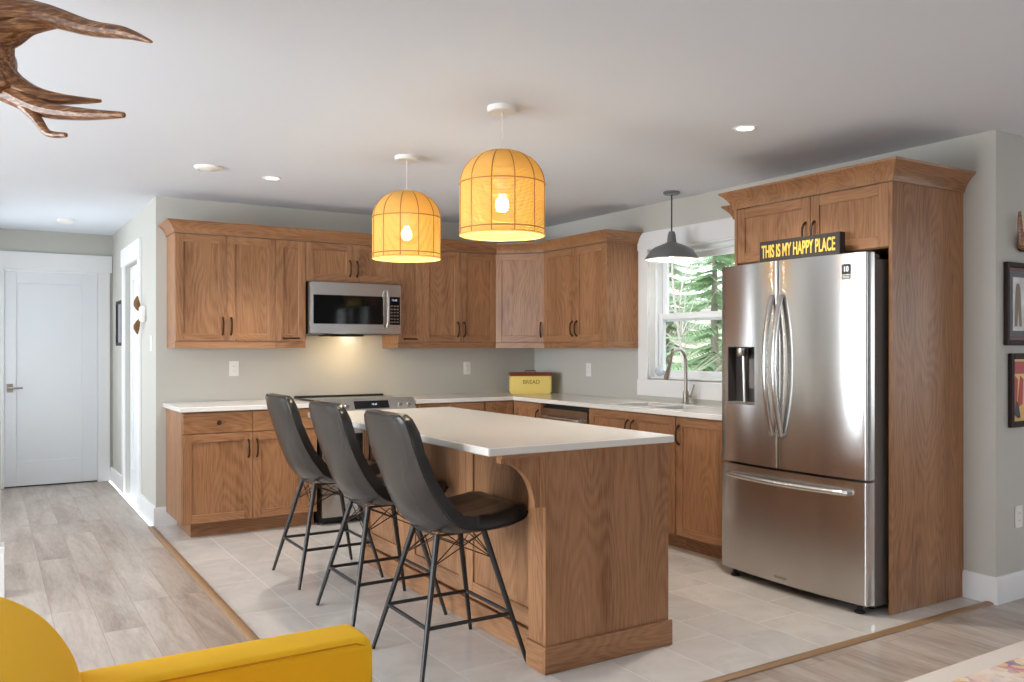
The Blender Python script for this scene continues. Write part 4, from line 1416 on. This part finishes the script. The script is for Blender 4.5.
# ------------------------------------------------------------------ pendants
def make_pendant():
    root = empty('pendant_lamp')      # origin on the ceiling, geometry hangs below
    f = MB(); f.lathe([(0.001, -0.0005), (0.07, -0.0005), (0.07, -0.022), (0.064, -0.026), (0.001, -0.026)], seg=32); f.build('canopy', 'white_plastic', root)
    f = MB(); f.tube([(0, 0, -0.026), (0, 0, -0.30)], 0.0028, 6); f.build('cord', 'white_cord', root)
    zt, zb, RR = -0.205, -0.60, 0.198
    def rad(s_):       # s_ 0 at the top, 1 at the rim
        z = zt + (zb - zt) * s_
        dome = 0.42
        if s_ < dome:
            q = s_ / dome
            return RR * math.sin(math.acos(max(-1, min(1, 1 - q))) ) ** 0.92 if q > 0 else 0.0, z
        return RR * (1.0 - 0.004 * (s_ - dome)), z
    f = MB()
    # courses of weave, evenly spaced along the curve
    SS = [k / 600 for k in range(601)]
    AR = [0.0]
    for a_, b_ in zip(SS, SS[1:]):
        (r0, z0_), (r1, z1_) = rad(a_), rad(b_)
        AR.append(AR[-1] + math.hypot(r1 - r0, z1_ - z0_))
    NR = 84
    for i in range(NR):
        tgt = AR[-1] * (i + 0.6) / NR
        kk = min(range(601), key=lambda q: abs(AR[q] - tgt))
        s_ = SS[kk]
        r, z = rad(s_)
        thick_ = 0.0030 if s_ < 0.40 else 0.0024
        r = max(r, 0.012)
        wob = 0.0007
        f.tube([((r + wob * math.sin(k * 24 * 2 * PI / 72 + (i % 2) * PI)) * math.cos(2 * PI * k / 72), (r + wob * math.sin(k * 24 * 2 * PI / 72 + (i % 2) * PI)) * math.sin(2 * PI * k / 72), z) for k in range(72)], thick_, 4, closed=True)
    for k in range(96):
        a = 2 * PI * k / 96
        pts = []
        for j in range(15):
            s_ = 0.05 + 0.95 * j / 14
            r, z = rad(s_)
            pts.append((r * math.cos(a), r * math.sin(a), z))
        f.tube(pts, 0.0013, 3, caps=False)
    f.build('shade', 'rattan', root, recalc=False, angle=90)
    for k in range(12):
        a = 2 * PI * (k + 0.5) / 12
        f = MB(); pts = []
        for j in range(22):
            r, z = rad(j / 21)
            r += 0.003
            pts.append((r * math.cos(a), r * math.sin(a), z))
        f.tube(pts, 0.0026, 6); f.build('rib', 'rattan_rib', root, angle=90)
    for s_ in (0.40, 0.94):
        f = MB(); r, z = rad(s_); r += 0.003
        f.tube([(r * math.cos(2 * PI * k / 48), r * math.sin(2 * PI * k / 48), z) for k in range(48)], 0.0028, 6, closed=True); f.build('hoop', 'rattan_rib', root, angle=90)
    f = MB(); r, z = rad(1.0)
    f.tube([(r * math.cos(2 * PI * k / 48), r * math.sin(2 * PI * k / 48), z) for k in range(48)], 0.0045, 8, closed=True); f.build('rim', 'rattan', root, angle=90)
    f = MB(); f.lathe([(0.001, -0.29), (0.02, -0.29), (0.022, -0.31), (0.022, -0.41), (0.001, -0.41)], seg=18); f.build('socket', 'white_plastic', root)
    f = MB(); f.lathe([(0.013, -0.41), (0.016, -0.422), (0.027, -0.434), (0.033, -0.455), (0.032, -0.468), (0.026, -0.482), (0.014, -0.491), (0.001, -0.494)], seg=20); f.build('bulb', 'bulb_warm', root)
    return root


PEND = [(-2.375, -3.34, 'rattan dome pendant lamp hanging nearer the end panel of the island'), (-2.325, -2.17, 'rattan dome pendant lamp hanging nearer the range')]
p0 = None
for x, y, lb in PEND:
    o = make_pendant() if p0 is None else copy_tree(p0)
    p0 = p0 or o
    o.location = (x, y, CEIL)
    o.rotation_euler = (0, 0, R(10 if o is not p0 else 0))
    tag(o, lb, 'lamp', 'rattan pendant lamps over the island')
for x, y, lb in PEND:
    l = bpy.data.lights.new('pendant_light', 'POINT'); l.energy = 12; l.color = (1.0, 0.86, 0.62); l.shadow_soft_size = 0.03
    lo = bpy.data.objects.new('pendant_light', l); COL.objects.link(lo); lo.location = (x, y, CEIL - 0.535)

# enamel pendant over the sink
sp_ = empty('sink_pendant', (-0.235, -2.155, CEIL), 0, 'grey metal barn pendant lamp in front of the kitchen window', 'lamp')
f = MB(); f.lathe([(0.001, -0.0005), (0.058, -0.0005), (0.062, -0.012), (0.05, -0.022), (0.001, -0.024)], seg=28); f.build('canopy', 'grey_lamp', sp_)
f = MB(); f.tube([(0, 0, -0.02), (0, 0, -0.30)], 0.005, 8); f.build('rod', 'black_metal', sp_)
f = MB(); f.lathe([(0.001, -0.285), (0.02, -0.287), (0.028, -0.31), (0.034, -0.36), (0.04, -0.372), (0.001, -0.372)], seg=24); f.build('socket_cap', 'grey_lamp', sp_)
f = MB(); f.lathe([(0.036, -0.366), (0.075, -0.382), (0.125, -0.402), (0.155, -0.425), (0.168, -0.45), (0.19, -0.478), (0.193, -0.49), (0.189, -0.49)], seg=48); f.build('shade', 'grey_lamp', sp_, recalc=False, angle=60)
f = MB(); f.lathe([(0.035, -0.371), (0.073, -0.387), (0.123, -0.407), (0.152, -0.429), (0.165, -0.453), (0.189, -0.489)], seg=48); f.build('shade_lining', 'lamp_inner_white', sp_, recalc=False, angle=60)
f = MB(); f.lathe([(0.001, -0.376), (0.014, -0.38), (0.03, -0.41), (0.034, -0.44), (0.024, -0.468), (0.001, -0.474)], seg=20); f.build('bulb', 'lamp_disc', sp_)
l = bpy.data.lights.new('sink_lamp_light', 'POINT'); l.energy = 2.0; l.color = (1.0, 0.9, 0.75); l.shadow_soft_size = 0.03
lo = bpy.data.objects.new('sink_lamp_light', l); COL.objects.link(lo); lo.location = (-0.235, -2.155, CEIL - 0.53)


# ------------------------------------------------------------------ ceiling fittings
def recessed(x, y, lb):
    o = empty('recessed_light', (x, y, CEIL), 0, lb, 'light', 'recessed ceiling lights')
    f = MB(); f.lathe([(0.042, -0.002), (0.052, -0.006), (0.06, -0.004), (0.062, -0.0003)], seg=32); f.build('trim_ring', 'white_plastic', o)
    f = MB(); f.lathe([(0.001, -0.0025), (0.042, -0.0022)], seg=32); f.build('lens', 'lamp_disc', o)
    l = bpy.data.lights.new('recessed_beam', 'SPOT'); l.energy = 66; l.color = (1.0, 0.94, 0.87); l.spot_size = R(110); l.spot_blend = 0.8; l.shadow_soft_size = 0.04
    lo = bpy.data.objects.new('recessed_beam', l); COL.objects.link(lo); lo.location = (x, y, CEIL - 0.02)


recessed(-1.124, -3.672, 'lit recessed ceiling light between the fridge and the near rattan pendant')
recessed(-2.819, -1.128, 'lit recessed ceiling light before the wall cabinets at the hall end')
o = empty('ceiling_diffuser', (-3.25, -1.26, CEIL), 0, 'round white air diffuser on the ceiling by the hall corner', 'vent')
f = MB(); f.lathe([(0.001, -0.022), (0.05, -0.022), (0.062, -0.016), (0.066, -0.020), (0.082, -0.012), (0.088, -0.0005)], seg=36); f.build('plate', 'white_plastic', o)
o = empty('smoke_detector', (-3.84, 1.60, CEIL), 0, 'round white smoke detector on the hall ceiling', 'detector')
f = MB(); f.lathe([(0.001, -0.034), (0.045, -0.034), (0.066, -0.026), (0.072, -0.012), (0.075, -0.0005)], seg=32); f.build('housing', 'white_plastic', o)


# ------------------------------------------------------------------ outlets and switch
def outlet(loc, rz, lb, switch=False):
    o = empty('light_switch' if switch else 'wall_outlet', loc, rz, lb, 'switch' if switch else 'outlet', None if switch else 'white wall outlets')
    f = MB(); f.box(-0.036, 0.036, -0.006, -0.0005, -0.058, 0.058, 0, 0.003); f.build('cover_plate', 'white_plastic', o)
    f = MB(); f.box(-0.017, 0.017, -0.0085, -0.0062, -0.034, 0.034, 0, 0.001); fc_ = f.build('rocker' if switch else 'receptacle', 'white_plastic', o)
    if not switch:
        f = MB()
        for zz in (-0.019, 0.019):
            for xx in (-0.006, 0.006): f.box(xx - .001, xx + .001, -0.0088, -0.0086, zz - .004, zz + .004)
        f.build('slots', 'ink_black', fc_)
    return o


outlet((-2.792, 0, 1.163), 0, 'white wall outlet below the cabinets at the hall end')
outlet((-0.73, 0, 1.143), 0, 'white wall outlet on the back wall left of the yellow tin')
outlet((0, -0.859, 1.135), R(S), 'white wall outlet between the yellow tin and the kitchen window')
outlet((0.215, YW, 0.43), 0, 'white wall outlet low on the wall under the framed pictures')
outlet((XL, 0.19, 1.36), R(S), 'white light switch by the hall corner', True)

# ------------------------------------------------------------------ bread tin
bt_ = empty('bread_tin', (-0.275, -0.355, CH + 0.0005), R(-26), 'yellow tin bread box with red lid in the counter corner', 'tin')
f = MB(); f.box(-0.185, 0.185, -0.06, 0.11, 0.0, 0.168, 0, 0.012); bb_ = f.build('body', 'tin_yellow', bt_)
f = MB(); f.box(-0.19, 0.19, -0.066, 0.116, 0.160, 0.190, 0, 0.006); f.build('lid', 'tin_red', bt_)
f = MB(); f.tube([(-0.05, 0.02, 0.188), (-0.045, 0.02, 0.205), (0.045, 0.02, 0.205), (0.05, 0.02, 0.188)], 0.005, 8); f.build('lid_handle', 'tin_red', bt_)
text_mesh('BREAD', 0.05, 'lettering', 'tin_letter', bb_, Matrix.Translation((0.0, -0.0608, 0.105)) @ Matrix.Rotation(R(90), 4, 'X'), 0.0006)


# ------------------------------------------------------------------ pictures and wall decor
def framed(name, lb, loc, rz, w, h, layers, fw=0.022, frame='dark_frame', depth=0.022, group=None):
    o = empty(name, loc, rz, lb, 'picture', group)
    f = MB()
    for (a, b, c_, d_) in ((-w / 2, -w / 2 + fw, 0, h), (w / 2 - fw, w / 2, 0, h), (-w / 2 + fw, w / 2 - fw, 0, fw), (-w / 2 + fw, w / 2 - fw, h - fw, h)):
        f.box(a, b, -depth, -0.001, c_, d_, 0, 0.003)
    f.build('frame', frame, o)
    i_ = fw
    for k, (nm, mt, inset) in enumerate(layers):
        f = MB(); f.box(-w / 2 + i_ - 0.001, w / 2 - i_ + 0.001, -0.006 - k * 0.0015, -0.0045 - k * 0.0015, i_ - 0.001, h - i_ + 0.001); f.build(nm, mt, o)
        i_ += inset
    return o


o = framed('framed_photograph', 'dark framed grey photograph hanging above the yellow poster', (0.28, YW, 1.335), 0, 0.42, 0.435, [('mat', 'mahogany_mat', 0.022), ('inner_mat', 'mat_grey', 0.03), ('print', 'photo_print', 0.01)], 0.026)
f = MB(); yy = -0.0098
f.lathe([(0.001, 0), (0.02, 0.002), (0.001, 0.004)], (0, 0, 0), 16)
f.bm.free(); f = MB()
f.prism([(-0.115, 0.10), (-0.09, 0.10), (-0.08, 0.20), (-0.07, 0.10), (-0.045, 0.10), (-0.055, 0.24), (-0.06, 0.30), (-0.072, 0.325), (-0.095, 0.325), (-0.105, 0.30), (-0.11, 0.24)], 'y', yy, yy + 0.0008); f.build('printed_shape', 'photo_brown', o)
f = MB(); f.prism([(-0.02, 0.09), (0.10, 0.09), (0.09, 0.21), (0.06, 0.30), (0.02, 0.30), (-0.01, 0.20)], 'y', yy, yy + 0.0008); f.build('printed_shape', 'photo_dark', o)
o = framed('framed_poster', 'dark framed yellow poster with red shapes hanging below the photograph', (0.285, YW, 0.905), 0, 0.345, 0.388, [('print', 'poster_print', 0.01)], 0.03)
f = MB(); f.prism([(-0.125, 0.07), (-0.105, 0.065), (-0.09, 0.16), (-0.085, 0.25), (-0.11, 0.27), (-0.125, 0.2)], 'y', -0.0075, -0.0062); f.prism([(-0.09, 0.10), (-0.04, 0.12), (-0.03, 0.25), (-0.06, 0.27)], 'y', -0.0075, -0.0062)
f.prism([(-0.115, 0.28), (0.11, 0.28), (0.11, 0.345), (-0.115, 0.345)], 'y', -0.0075, -0.0062); f.build('printed_shape', 'poster_red', o)
f = MB(); f.prism([(-0.12, 0.065), (-0.085, 0.045), (-0.06, 0.05), (-0.08, 0.12), (-0.1, 0.14)], 'y', -0.0084, -0.0076); f.build('printed_shape', 'poster_black', o)
framed('hall_picture', 'narrow dark framed picture on the hall wall beside the side door', (XL, 1.93, 1.345), R(S), 0.40, 0.42, [('print', 'grey_print', 0.01)], 0.03, 'black_frame')


def smooth_path(ctrl, n=10):
    out_ = []
    c = [Vector(q) for q in ctrl]
    for i in range(len(c) - 1):
        p0_, p1, p2, p3 = c[max(i - 1, 0)], c[i], c[i + 1], c[min(i + 2, len(c) - 1)]
        for k in range(n):
            t = k / n
            out_.append(0.5 * ((2 * p1) + (-p0_ + p2) * t + (2 * p0_ - 5 * p1 + 4 * p2 - p3) * t * t + (-p0_ + 3 * p1 - 3 * p2 + p3) * t ** 3))
    out_.append(c[-1])
    return out_


def branch(f, ctrl, r, mat=0, n=10, seg=10, flat=1.0):
    P = smooth_path(ctrl, n)
    m_ = len(P) - 1
    rs = []
    for i in range(len(P)):
        t = i / m_ * (len(r) - 1)
        k = min(int(t), len(r) - 2)
        rs.append(max(0.0015, r[k] + (r[k + 1] - r[k]) * (t - k)) )
    f.tube(P, rs, seg, mat, flat=flat)


# antler mount at the right edge
o = empty('antler_mount', (0.262, YW, 1.835), 0, 'small brown antler on the wall above the framed photograph', 'antler')
f = MB(); f.lathe([(0.001, 0.0), (0.055, 0.0), (0.06, 0.01), (0.001, 0.014)], seg=20)
f.bm.free(); f = MB()
f.box(-0.055, 0.055, -0.02, -0.001, -0.005, 0.10, 0, 0.008); f.build('plaque', 'dark_frame', o)
for sx_ in (-1, 1):
    f = MB(); branch(f, [(sx_ * 0.02, -0.025, 0.03), (sx_ * 0.07, -0.03, 0.02), (sx_ * 0.088, -0.035, 0.08), (sx_ * 0.098, -0.035, 0.15), (sx_ * 0.088, -0.03, 0.20)], [0.014, 0.016, 0.014, 0.012, 0.006]); f.build('antler', 'antler_bone', o)

# little sprig plaque on the hall wall
o = empty('wall_sprig', (XL, 0.60, 1.43), R(S), 'small white plaque with brown feathers on the hall wall by the side door', 'decoration')
f = MB(); f.box(-0.02, 0.16, -0.035, -0.001, 0.10, 0.225, 0, 0.008); f.build('plaque', 'white_plastic', o)
f = MB(); branch(f, [(0.0, -0.03, 0.19), (0.01, -0.05, 0.25), (0.02, -0.045, 0.31)], [0.008, 0.02, 0.026, 0.022, 0.012, 0.002], flat=0.5); f.build('feather', 'twig_brown', o); f = MB(); branch(f, [(0.03, -0.035, 0.12), (0.0, -0.05, 0.06), (0.02, -0.045, 0.0)], [0.01, 0.02, 0.028, 0.026, 0.014, 0.003], flat=0.5); f.build('feather', 'twig_brown', o)

# ------------------------------------------------------------------ antler chandelier, top left, near the camera
ch = empty('antler_chandelier', (-4.62, -4.1, CEIL), 0, 'brown antler chandelier at the upper left edge', 'chandelier')
SX_, CX_ = math.sin(0.555), math.cos(0.555)


def AP(u_, v_, dist=2.2):
    """Point at the given picture position at a depth, in the chandelier's own frame."""
    d_ = Vector((SX_, CX_, 0)) + Vector((CX_, -SX_, 0)) * ((u_ - 512) / 845.9) + Vector((0, 0, -1)) * ((v_ - 348.6) / 845.9)
    return Vector((-4.419, -6.723, 1.318)) + d_ * dist - Vector((-4.62, -4.1, CEIL))


for spec in (
    # main palm of the nearest antler and its tines, sizes in metres
    [([Vector((0, 0, -0.42)), AP(-60, 60, 2.25), AP(-20, 45, 2.25), AP(2, 16, 2.2), AP(40, 14, 2.18), AP(90, 28, 2.14), AP(125, 33, 2.1), AP(152, 42, 2.07)], [0.03, 0.036, 0.042, 0.042, 0.030, 0.020, 0.015, 0.003], 1.0),
     ([AP(-30, 20, 2.25), AP(0, 55, 2.22), AP(6, 75, 2.2), AP(30, 92, 2.2), AP(60, 99, 2.19), AP(101, 101, 2.18)], [0.03, 0.034, 0.030, 0.022, 0.015, 0.004], 1.0),
     ([AP(-40, 70, 2.25), AP(0, 88, 2.22), AP(40, 108, 2.18), AP(80, 114, 2.14), AP(124, 115, 2.1)], [0.028, 0.032, 0.022, 0.016, 0.007], 1.0),
     ([AP(16, 98, 2.2), AP(36, 118, 2.17), AP(48, 133, 2.14), AP(66, 135, 2.12)], [0.016, 0.013, 0.009, 0.006], 1.0),
     ([AP(-12, -10, 2.22), AP(-6, 15, 2.21), AP(0, 40, 2.2), AP(0, 70, 2.2), AP(6, 92, 2.19)], [0.05, 0.046, 0.034, 0.034, 0.03], 1.0), ([AP(-4, 38, 2.2), AP(10, 34, 2.19), AP(30, 25, 2.18), AP(60, 20, 2.17)], [0.04, 0.036, 0.026, 0.018], 1.0)],
):
    f = MB()
    for c_, r_, fl in spec: branch(f, c_, r_, flat=fl)
    a1 = f.build('antler', 'antler_bone', ch)
for k in (1, 2):
    a_ = a1.copy(); COL.objects.link(a_); a_.parent = ch
    a_.rotation_euler = (0, 0, R(120 * k))
f = MB(); f.lathe([(0.001, -0.001), (0.06, -0.001), (0.055, -0.03), (0.001, -0.035)], seg=24); f.tube([(0, 0, -0.03), (0, 0, -0.40)], 0.009, 8); f.lathe([(0.001, -0.36), (0.05, -0.37), (0.06, -0.42), (0.05, -0.47), (0.001, -0.48)], seg=20); f.build('hanging_rod', 'bronze', ch)

# ------------------------------------------------------------------ armchair
sf = empty('armchair', (-4.0, -5.24, 0), 0, 'mustard yellow fabric armchair in front, seen from behind its back', 'armchair')


def rounded_bar(f, prof, a0, a1, axis, rnd, n=4):
    """Closed profile extruded along axis with rounded ends (inset rings)."""
    cx_ = sum(p_[0] for p_ in prof) / len(prof); cy_ = sum(p_[1] for p_ in prof) / len(prof)
    rings = []
    w_ = max(p_[0] for p_ in prof) - min(p_[0] for p_ in prof)
    h_ = max(p_[1] for p_ in prof) - min(p_[1] for p_ in prof)
    def ring(a, ins):
        kx, ky = max(0.02, 1 - 2 * ins / w_), max(0.02, 1 - 2 * ins / h_)
        P = []
        for u_, v_ in prof:
            q = (cx_ + (u_ - cx_) * kx, cy_ + (v_ - cy_) * ky)
            P.append({'x': (a, q[0], q[1]), 'y': (q[0], a, q[1])}[axis])
        return [f.bm.verts.new(p_) for p_ in P]
    seq = []
    for k in range(n + 1):
        t = k / n * PI / 2
        seq.append((a0 + rnd * (1 - math.sin(t)), rnd * (1 - math.cos(t)))) if False else None
    sgn = 1 if a1 > a0 else -1
    for k in range(n + 1):
        t = k / n * PI / 2
        seq_ = (a0 + sgn * rnd * (1 - math.cos(t)), rnd * (1 - math.sin(t)))
        rings.append(ring(*seq_))
    for k in range(n + 1):
        t = (n - k) / n * PI / 2
        rings.append(ring(a1 - sgn * rnd * (1 - math.cos(t)), rnd * (1 - math.sin(t))))
    m_ = len(prof)
    for A, B in zip(rings, rings[1:]):
        for k in range(m_): f.face([A[k], A[(k + 1) % m_], B[(k + 1) % m_], B[k]])
    f.face(rings[0][::-1]); f.face(rings[-1])


def rrect(u0, u1, v0, v1, r, n=5):
    P = []
    for cx_, cy_, a0 in ((u1 - r, v1 - r, 0), (u0 + r, v1 - r, 90), (u0 + r, v0 + r, 180), (u1 - r, v0 + r, 270)):
        for k in range(n + 1):
            a = R(a0 + 90 * k / n)
            P.append((cx_ + r * math.cos(a), cy_ + r * math.sin(a)))
    return P


for s_ in (1, -1):
    f = MB()
    yc = 0.505 * s_
    rounded_bar(f, rrect(yc - 0.075, yc + 0.075, 0.16, 0.622, 0.028), -0.40, 0.382, 'x', 0.035)
    ar = f.build('arm', 'sofa_yellow', sf, angle=50)
    f = MB()
    for yy in (yc - 0.071, yc + 0.071): f.tube([(-0.28, yy, 0.612), (0.33, yy, 0.612), (0.352, yy, 0.603)], 0.002, 6)
    f.build('piping', 'sofa_piping', ar)
# reclined back with rounded top
prof = [(-0.235, 0.40), (-0.245, 0.56), (-0.262, 0.66), (-0.31, 0.745), (-0.375, 0.80), (-0.44, 0.825), (-0.50, 0.82), (-0.545, 0.79), (-0.555, 0.74), (-0.52, 0.5), (-0.47, 0.2), (-0.24, 0.2)]
f = MB()
pr = smooth_path([(a, b, 0) for a, b in prof] + [(prof[0][0], prof[0][1], 0)], 4)[:-1]
rounded_bar(f, [(q.x, q.y) for q in pr], -0.428, 0.575, 'y', 0.05)
f.build('backrest', 'sofa_yellow', sf, angle=50)
f = MB(); f.box(-0.36, 0.33, -0.425, 0.425, 0.16, 0.30, 0, 0.02); f.build('seat_base', 'sofa_yellow', sf)
f = MB(); rounded_bar(f, rrect(-0.425, 0.425, 0.302, 0.45, 0.05), -0.215, 0.36, 'x', 0.05); f.build('seat_cushion', 'sofa_yellow', sf, angle=50)
for sx_ in (-0.34, 0.28):
    for sy_ in (-0.5, 0.5):
        f = MB(); f.tube([(sx_, sy_, 0.17), (sx_ * 1.08, sy_ * 1.03, 0.001)], [0.022, 0.013], 12); f.build('leg', 'bronze', sf)

# ------------------------------------------------------------------ rug
rugo = empty('area_rug', (0.7, -5.9, 0), 0, 'faded pink and yellow patterned rug with pale border at the lower right corner', 'rug')
f = MB(); f.box(-2.08, 1.6, -1.3, 1.195, 0.0005, 0.009, 0, 0.003); f.build('border', 'rug_border', rugo)
f = MB(); f.box(-1.95, 1.47, -1.18, 1.09, 0.0092, 0.011); f.build('field', 'rug_print', rugo)

# ------------------------------------------------------------------ outdoors
f = MB()
NX = 26
V = {}
for i in range(NX + 1):
    for j in range(NX + 1):
        x = 0.4 + 34 * (i / NX) ** 1.4; y = -12 + 46 * j / NX
        z = -0.75 + 0.16 * max(0, x - 3) + 0.35 * noise.noise(Vector((x * 0.4, y * 0.4, 0)))
        V[(i, j)] = f.bm.verts.new((x, y, z))
for i in range(NX):
    for j in range(NX): f.face([V[(i, j)], V[(i + 1, j)], V[(i + 1, j + 1)], V[(i, j + 1)]])
struct(f.build('ground_yard', 'ground_grass'), 'dry grassy slope outside the kitchen window', 'ground')


def conifer(name, x, y, h, r, mat, lb, seed, dens=1.0, tw=0.06):
    rnd = random.Random(seed)
    z0 = -0.9 + 0.16 * max(0, x - 3)
    o = empty(name, (x, y, z0), rnd.random() * 6, lb, 'tree', 'trees outside the kitchen window')
    f = MB(); f.tube([(0, 0, 0), (0.02, 0.01, h * 0.5), (0, 0, h)], [0.03 + h * 0.012, 0.02 + h * 0.007, 0.01], 8); f.build('trunk', 'bark_brown', o)
    f = MB()
    nb = int(h * 17 * dens)
    for b in range(nb):
        t = (b + rnd.random()) / nb
        zb = h * (0.06 + 0.93 * t)
        ln = r * (1 - t) ** 0.8 * (0.7 + 0.5 * rnd.random()) + 0.12
        a = rnd.random() * 2 * PI
        dr = Vector((math.cos(a), math.sin(a), -0.15 - 0.25 * rnd.random()))
        side = Vector((-math.sin(a), math.cos(a), 0))
        nn = int(6 + ln * 9)
        for k in range(nn):
            q = (k + 0.5) / nn
            c_ = Vector((0, 0, zb)) + dr * ln * q + Vector((0, 0, 0.12 * q * q * ln))
            for sg in (-1, 1):
                s_ = tw * (1.6 - q) * (0.7 + 0.6 * rnd.random()) * 2.2
                tip = c_ + side * sg * s_ + dr * s_ * 0.7 + Vector((0, 0, -0.35 * s_ + 0.2 * s_ * rnd.random()))
                w_ = dr * s_ * 0.28 + Vector((0, 0, 0.1 * s_))
                v0, v1, v2 = f.bm.verts.new(c_ - w_), f.bm.verts.new(c_ + w_), f.bm.verts.new(tip)
                f.face([v0, v1, v2])
    f.build('foliage', mat, o, recalc=False)
    return o


conifer('spruce_tree', 4.6, 2.2, 4.6, 1.25, 'needles_green', 'green spruce closest outside the kitchen window glass', 1, 1.2)
conifer('spruce_tree', 7.6, 6.6, 6.5, 1.7, 'needles_pale', 'pale green spruce seen through the hall side of the window', 2, 1.1, 0.09)
conifer('spruce_tree', 8.6, 2.4, 6.0, 1.9, 'needles_pale', 'pale spruce outside nearest the fridge side of the window', 4, 1.1, 0.09)
conifer('spruce_tree', 13.0, 9.0, 8.0, 2.6, 'needles_green', 'tall far spruce beyond the other trees outside', 5, 0.8, 0.13)
# bare pale saplings
def sapling(x, y, h, seed, lb):
    rnd = random.Random(seed)
    o = empty('bare_sapling', (x, y, -0.85), 0, lb, 'tree', 'trees outside the kitchen window')
    f = MB()
    branch(f, [(0, 0, 0), (0.05, 0.1, h * 0.4), (-0.05, 0.25, h * 0.8), (0.0, 0.3, h)], [0.03, 0.022, 0.014, 0.004], seg=6)
    for k in range(34):
        z = h * (0.1 + 0.85 * rnd.random()); a = rnd.random() * 2 * PI; l_ = 0.3 + 0.7 * rnd.random()
        branch(f, [(0, 0.25 * z / h, z), (l_ * 0.5 * math.cos(a), 0.25 * z / h + l_ * 0.5 * math.sin(a), z + 0.25), (l_ * math.cos(a), 0.25 * z / h + l_ * math.sin(a), z + 0.55)], [0.009, 0.006, 0.002], seg=4, n=4)
    f.build('branches', 'snow_twigs', o)


sapling(2.5, 0.5, 3.6, 11, 'thin bare pale sapling crossing the upper panes')
sapling(2.9, -0.7, 2.6, 12, 'bare twiggy sapling behind the faucet outside')
sapling(1.3, -0.2, 2.0, 13, 'bare twiggy sapling near the window ornament outside')
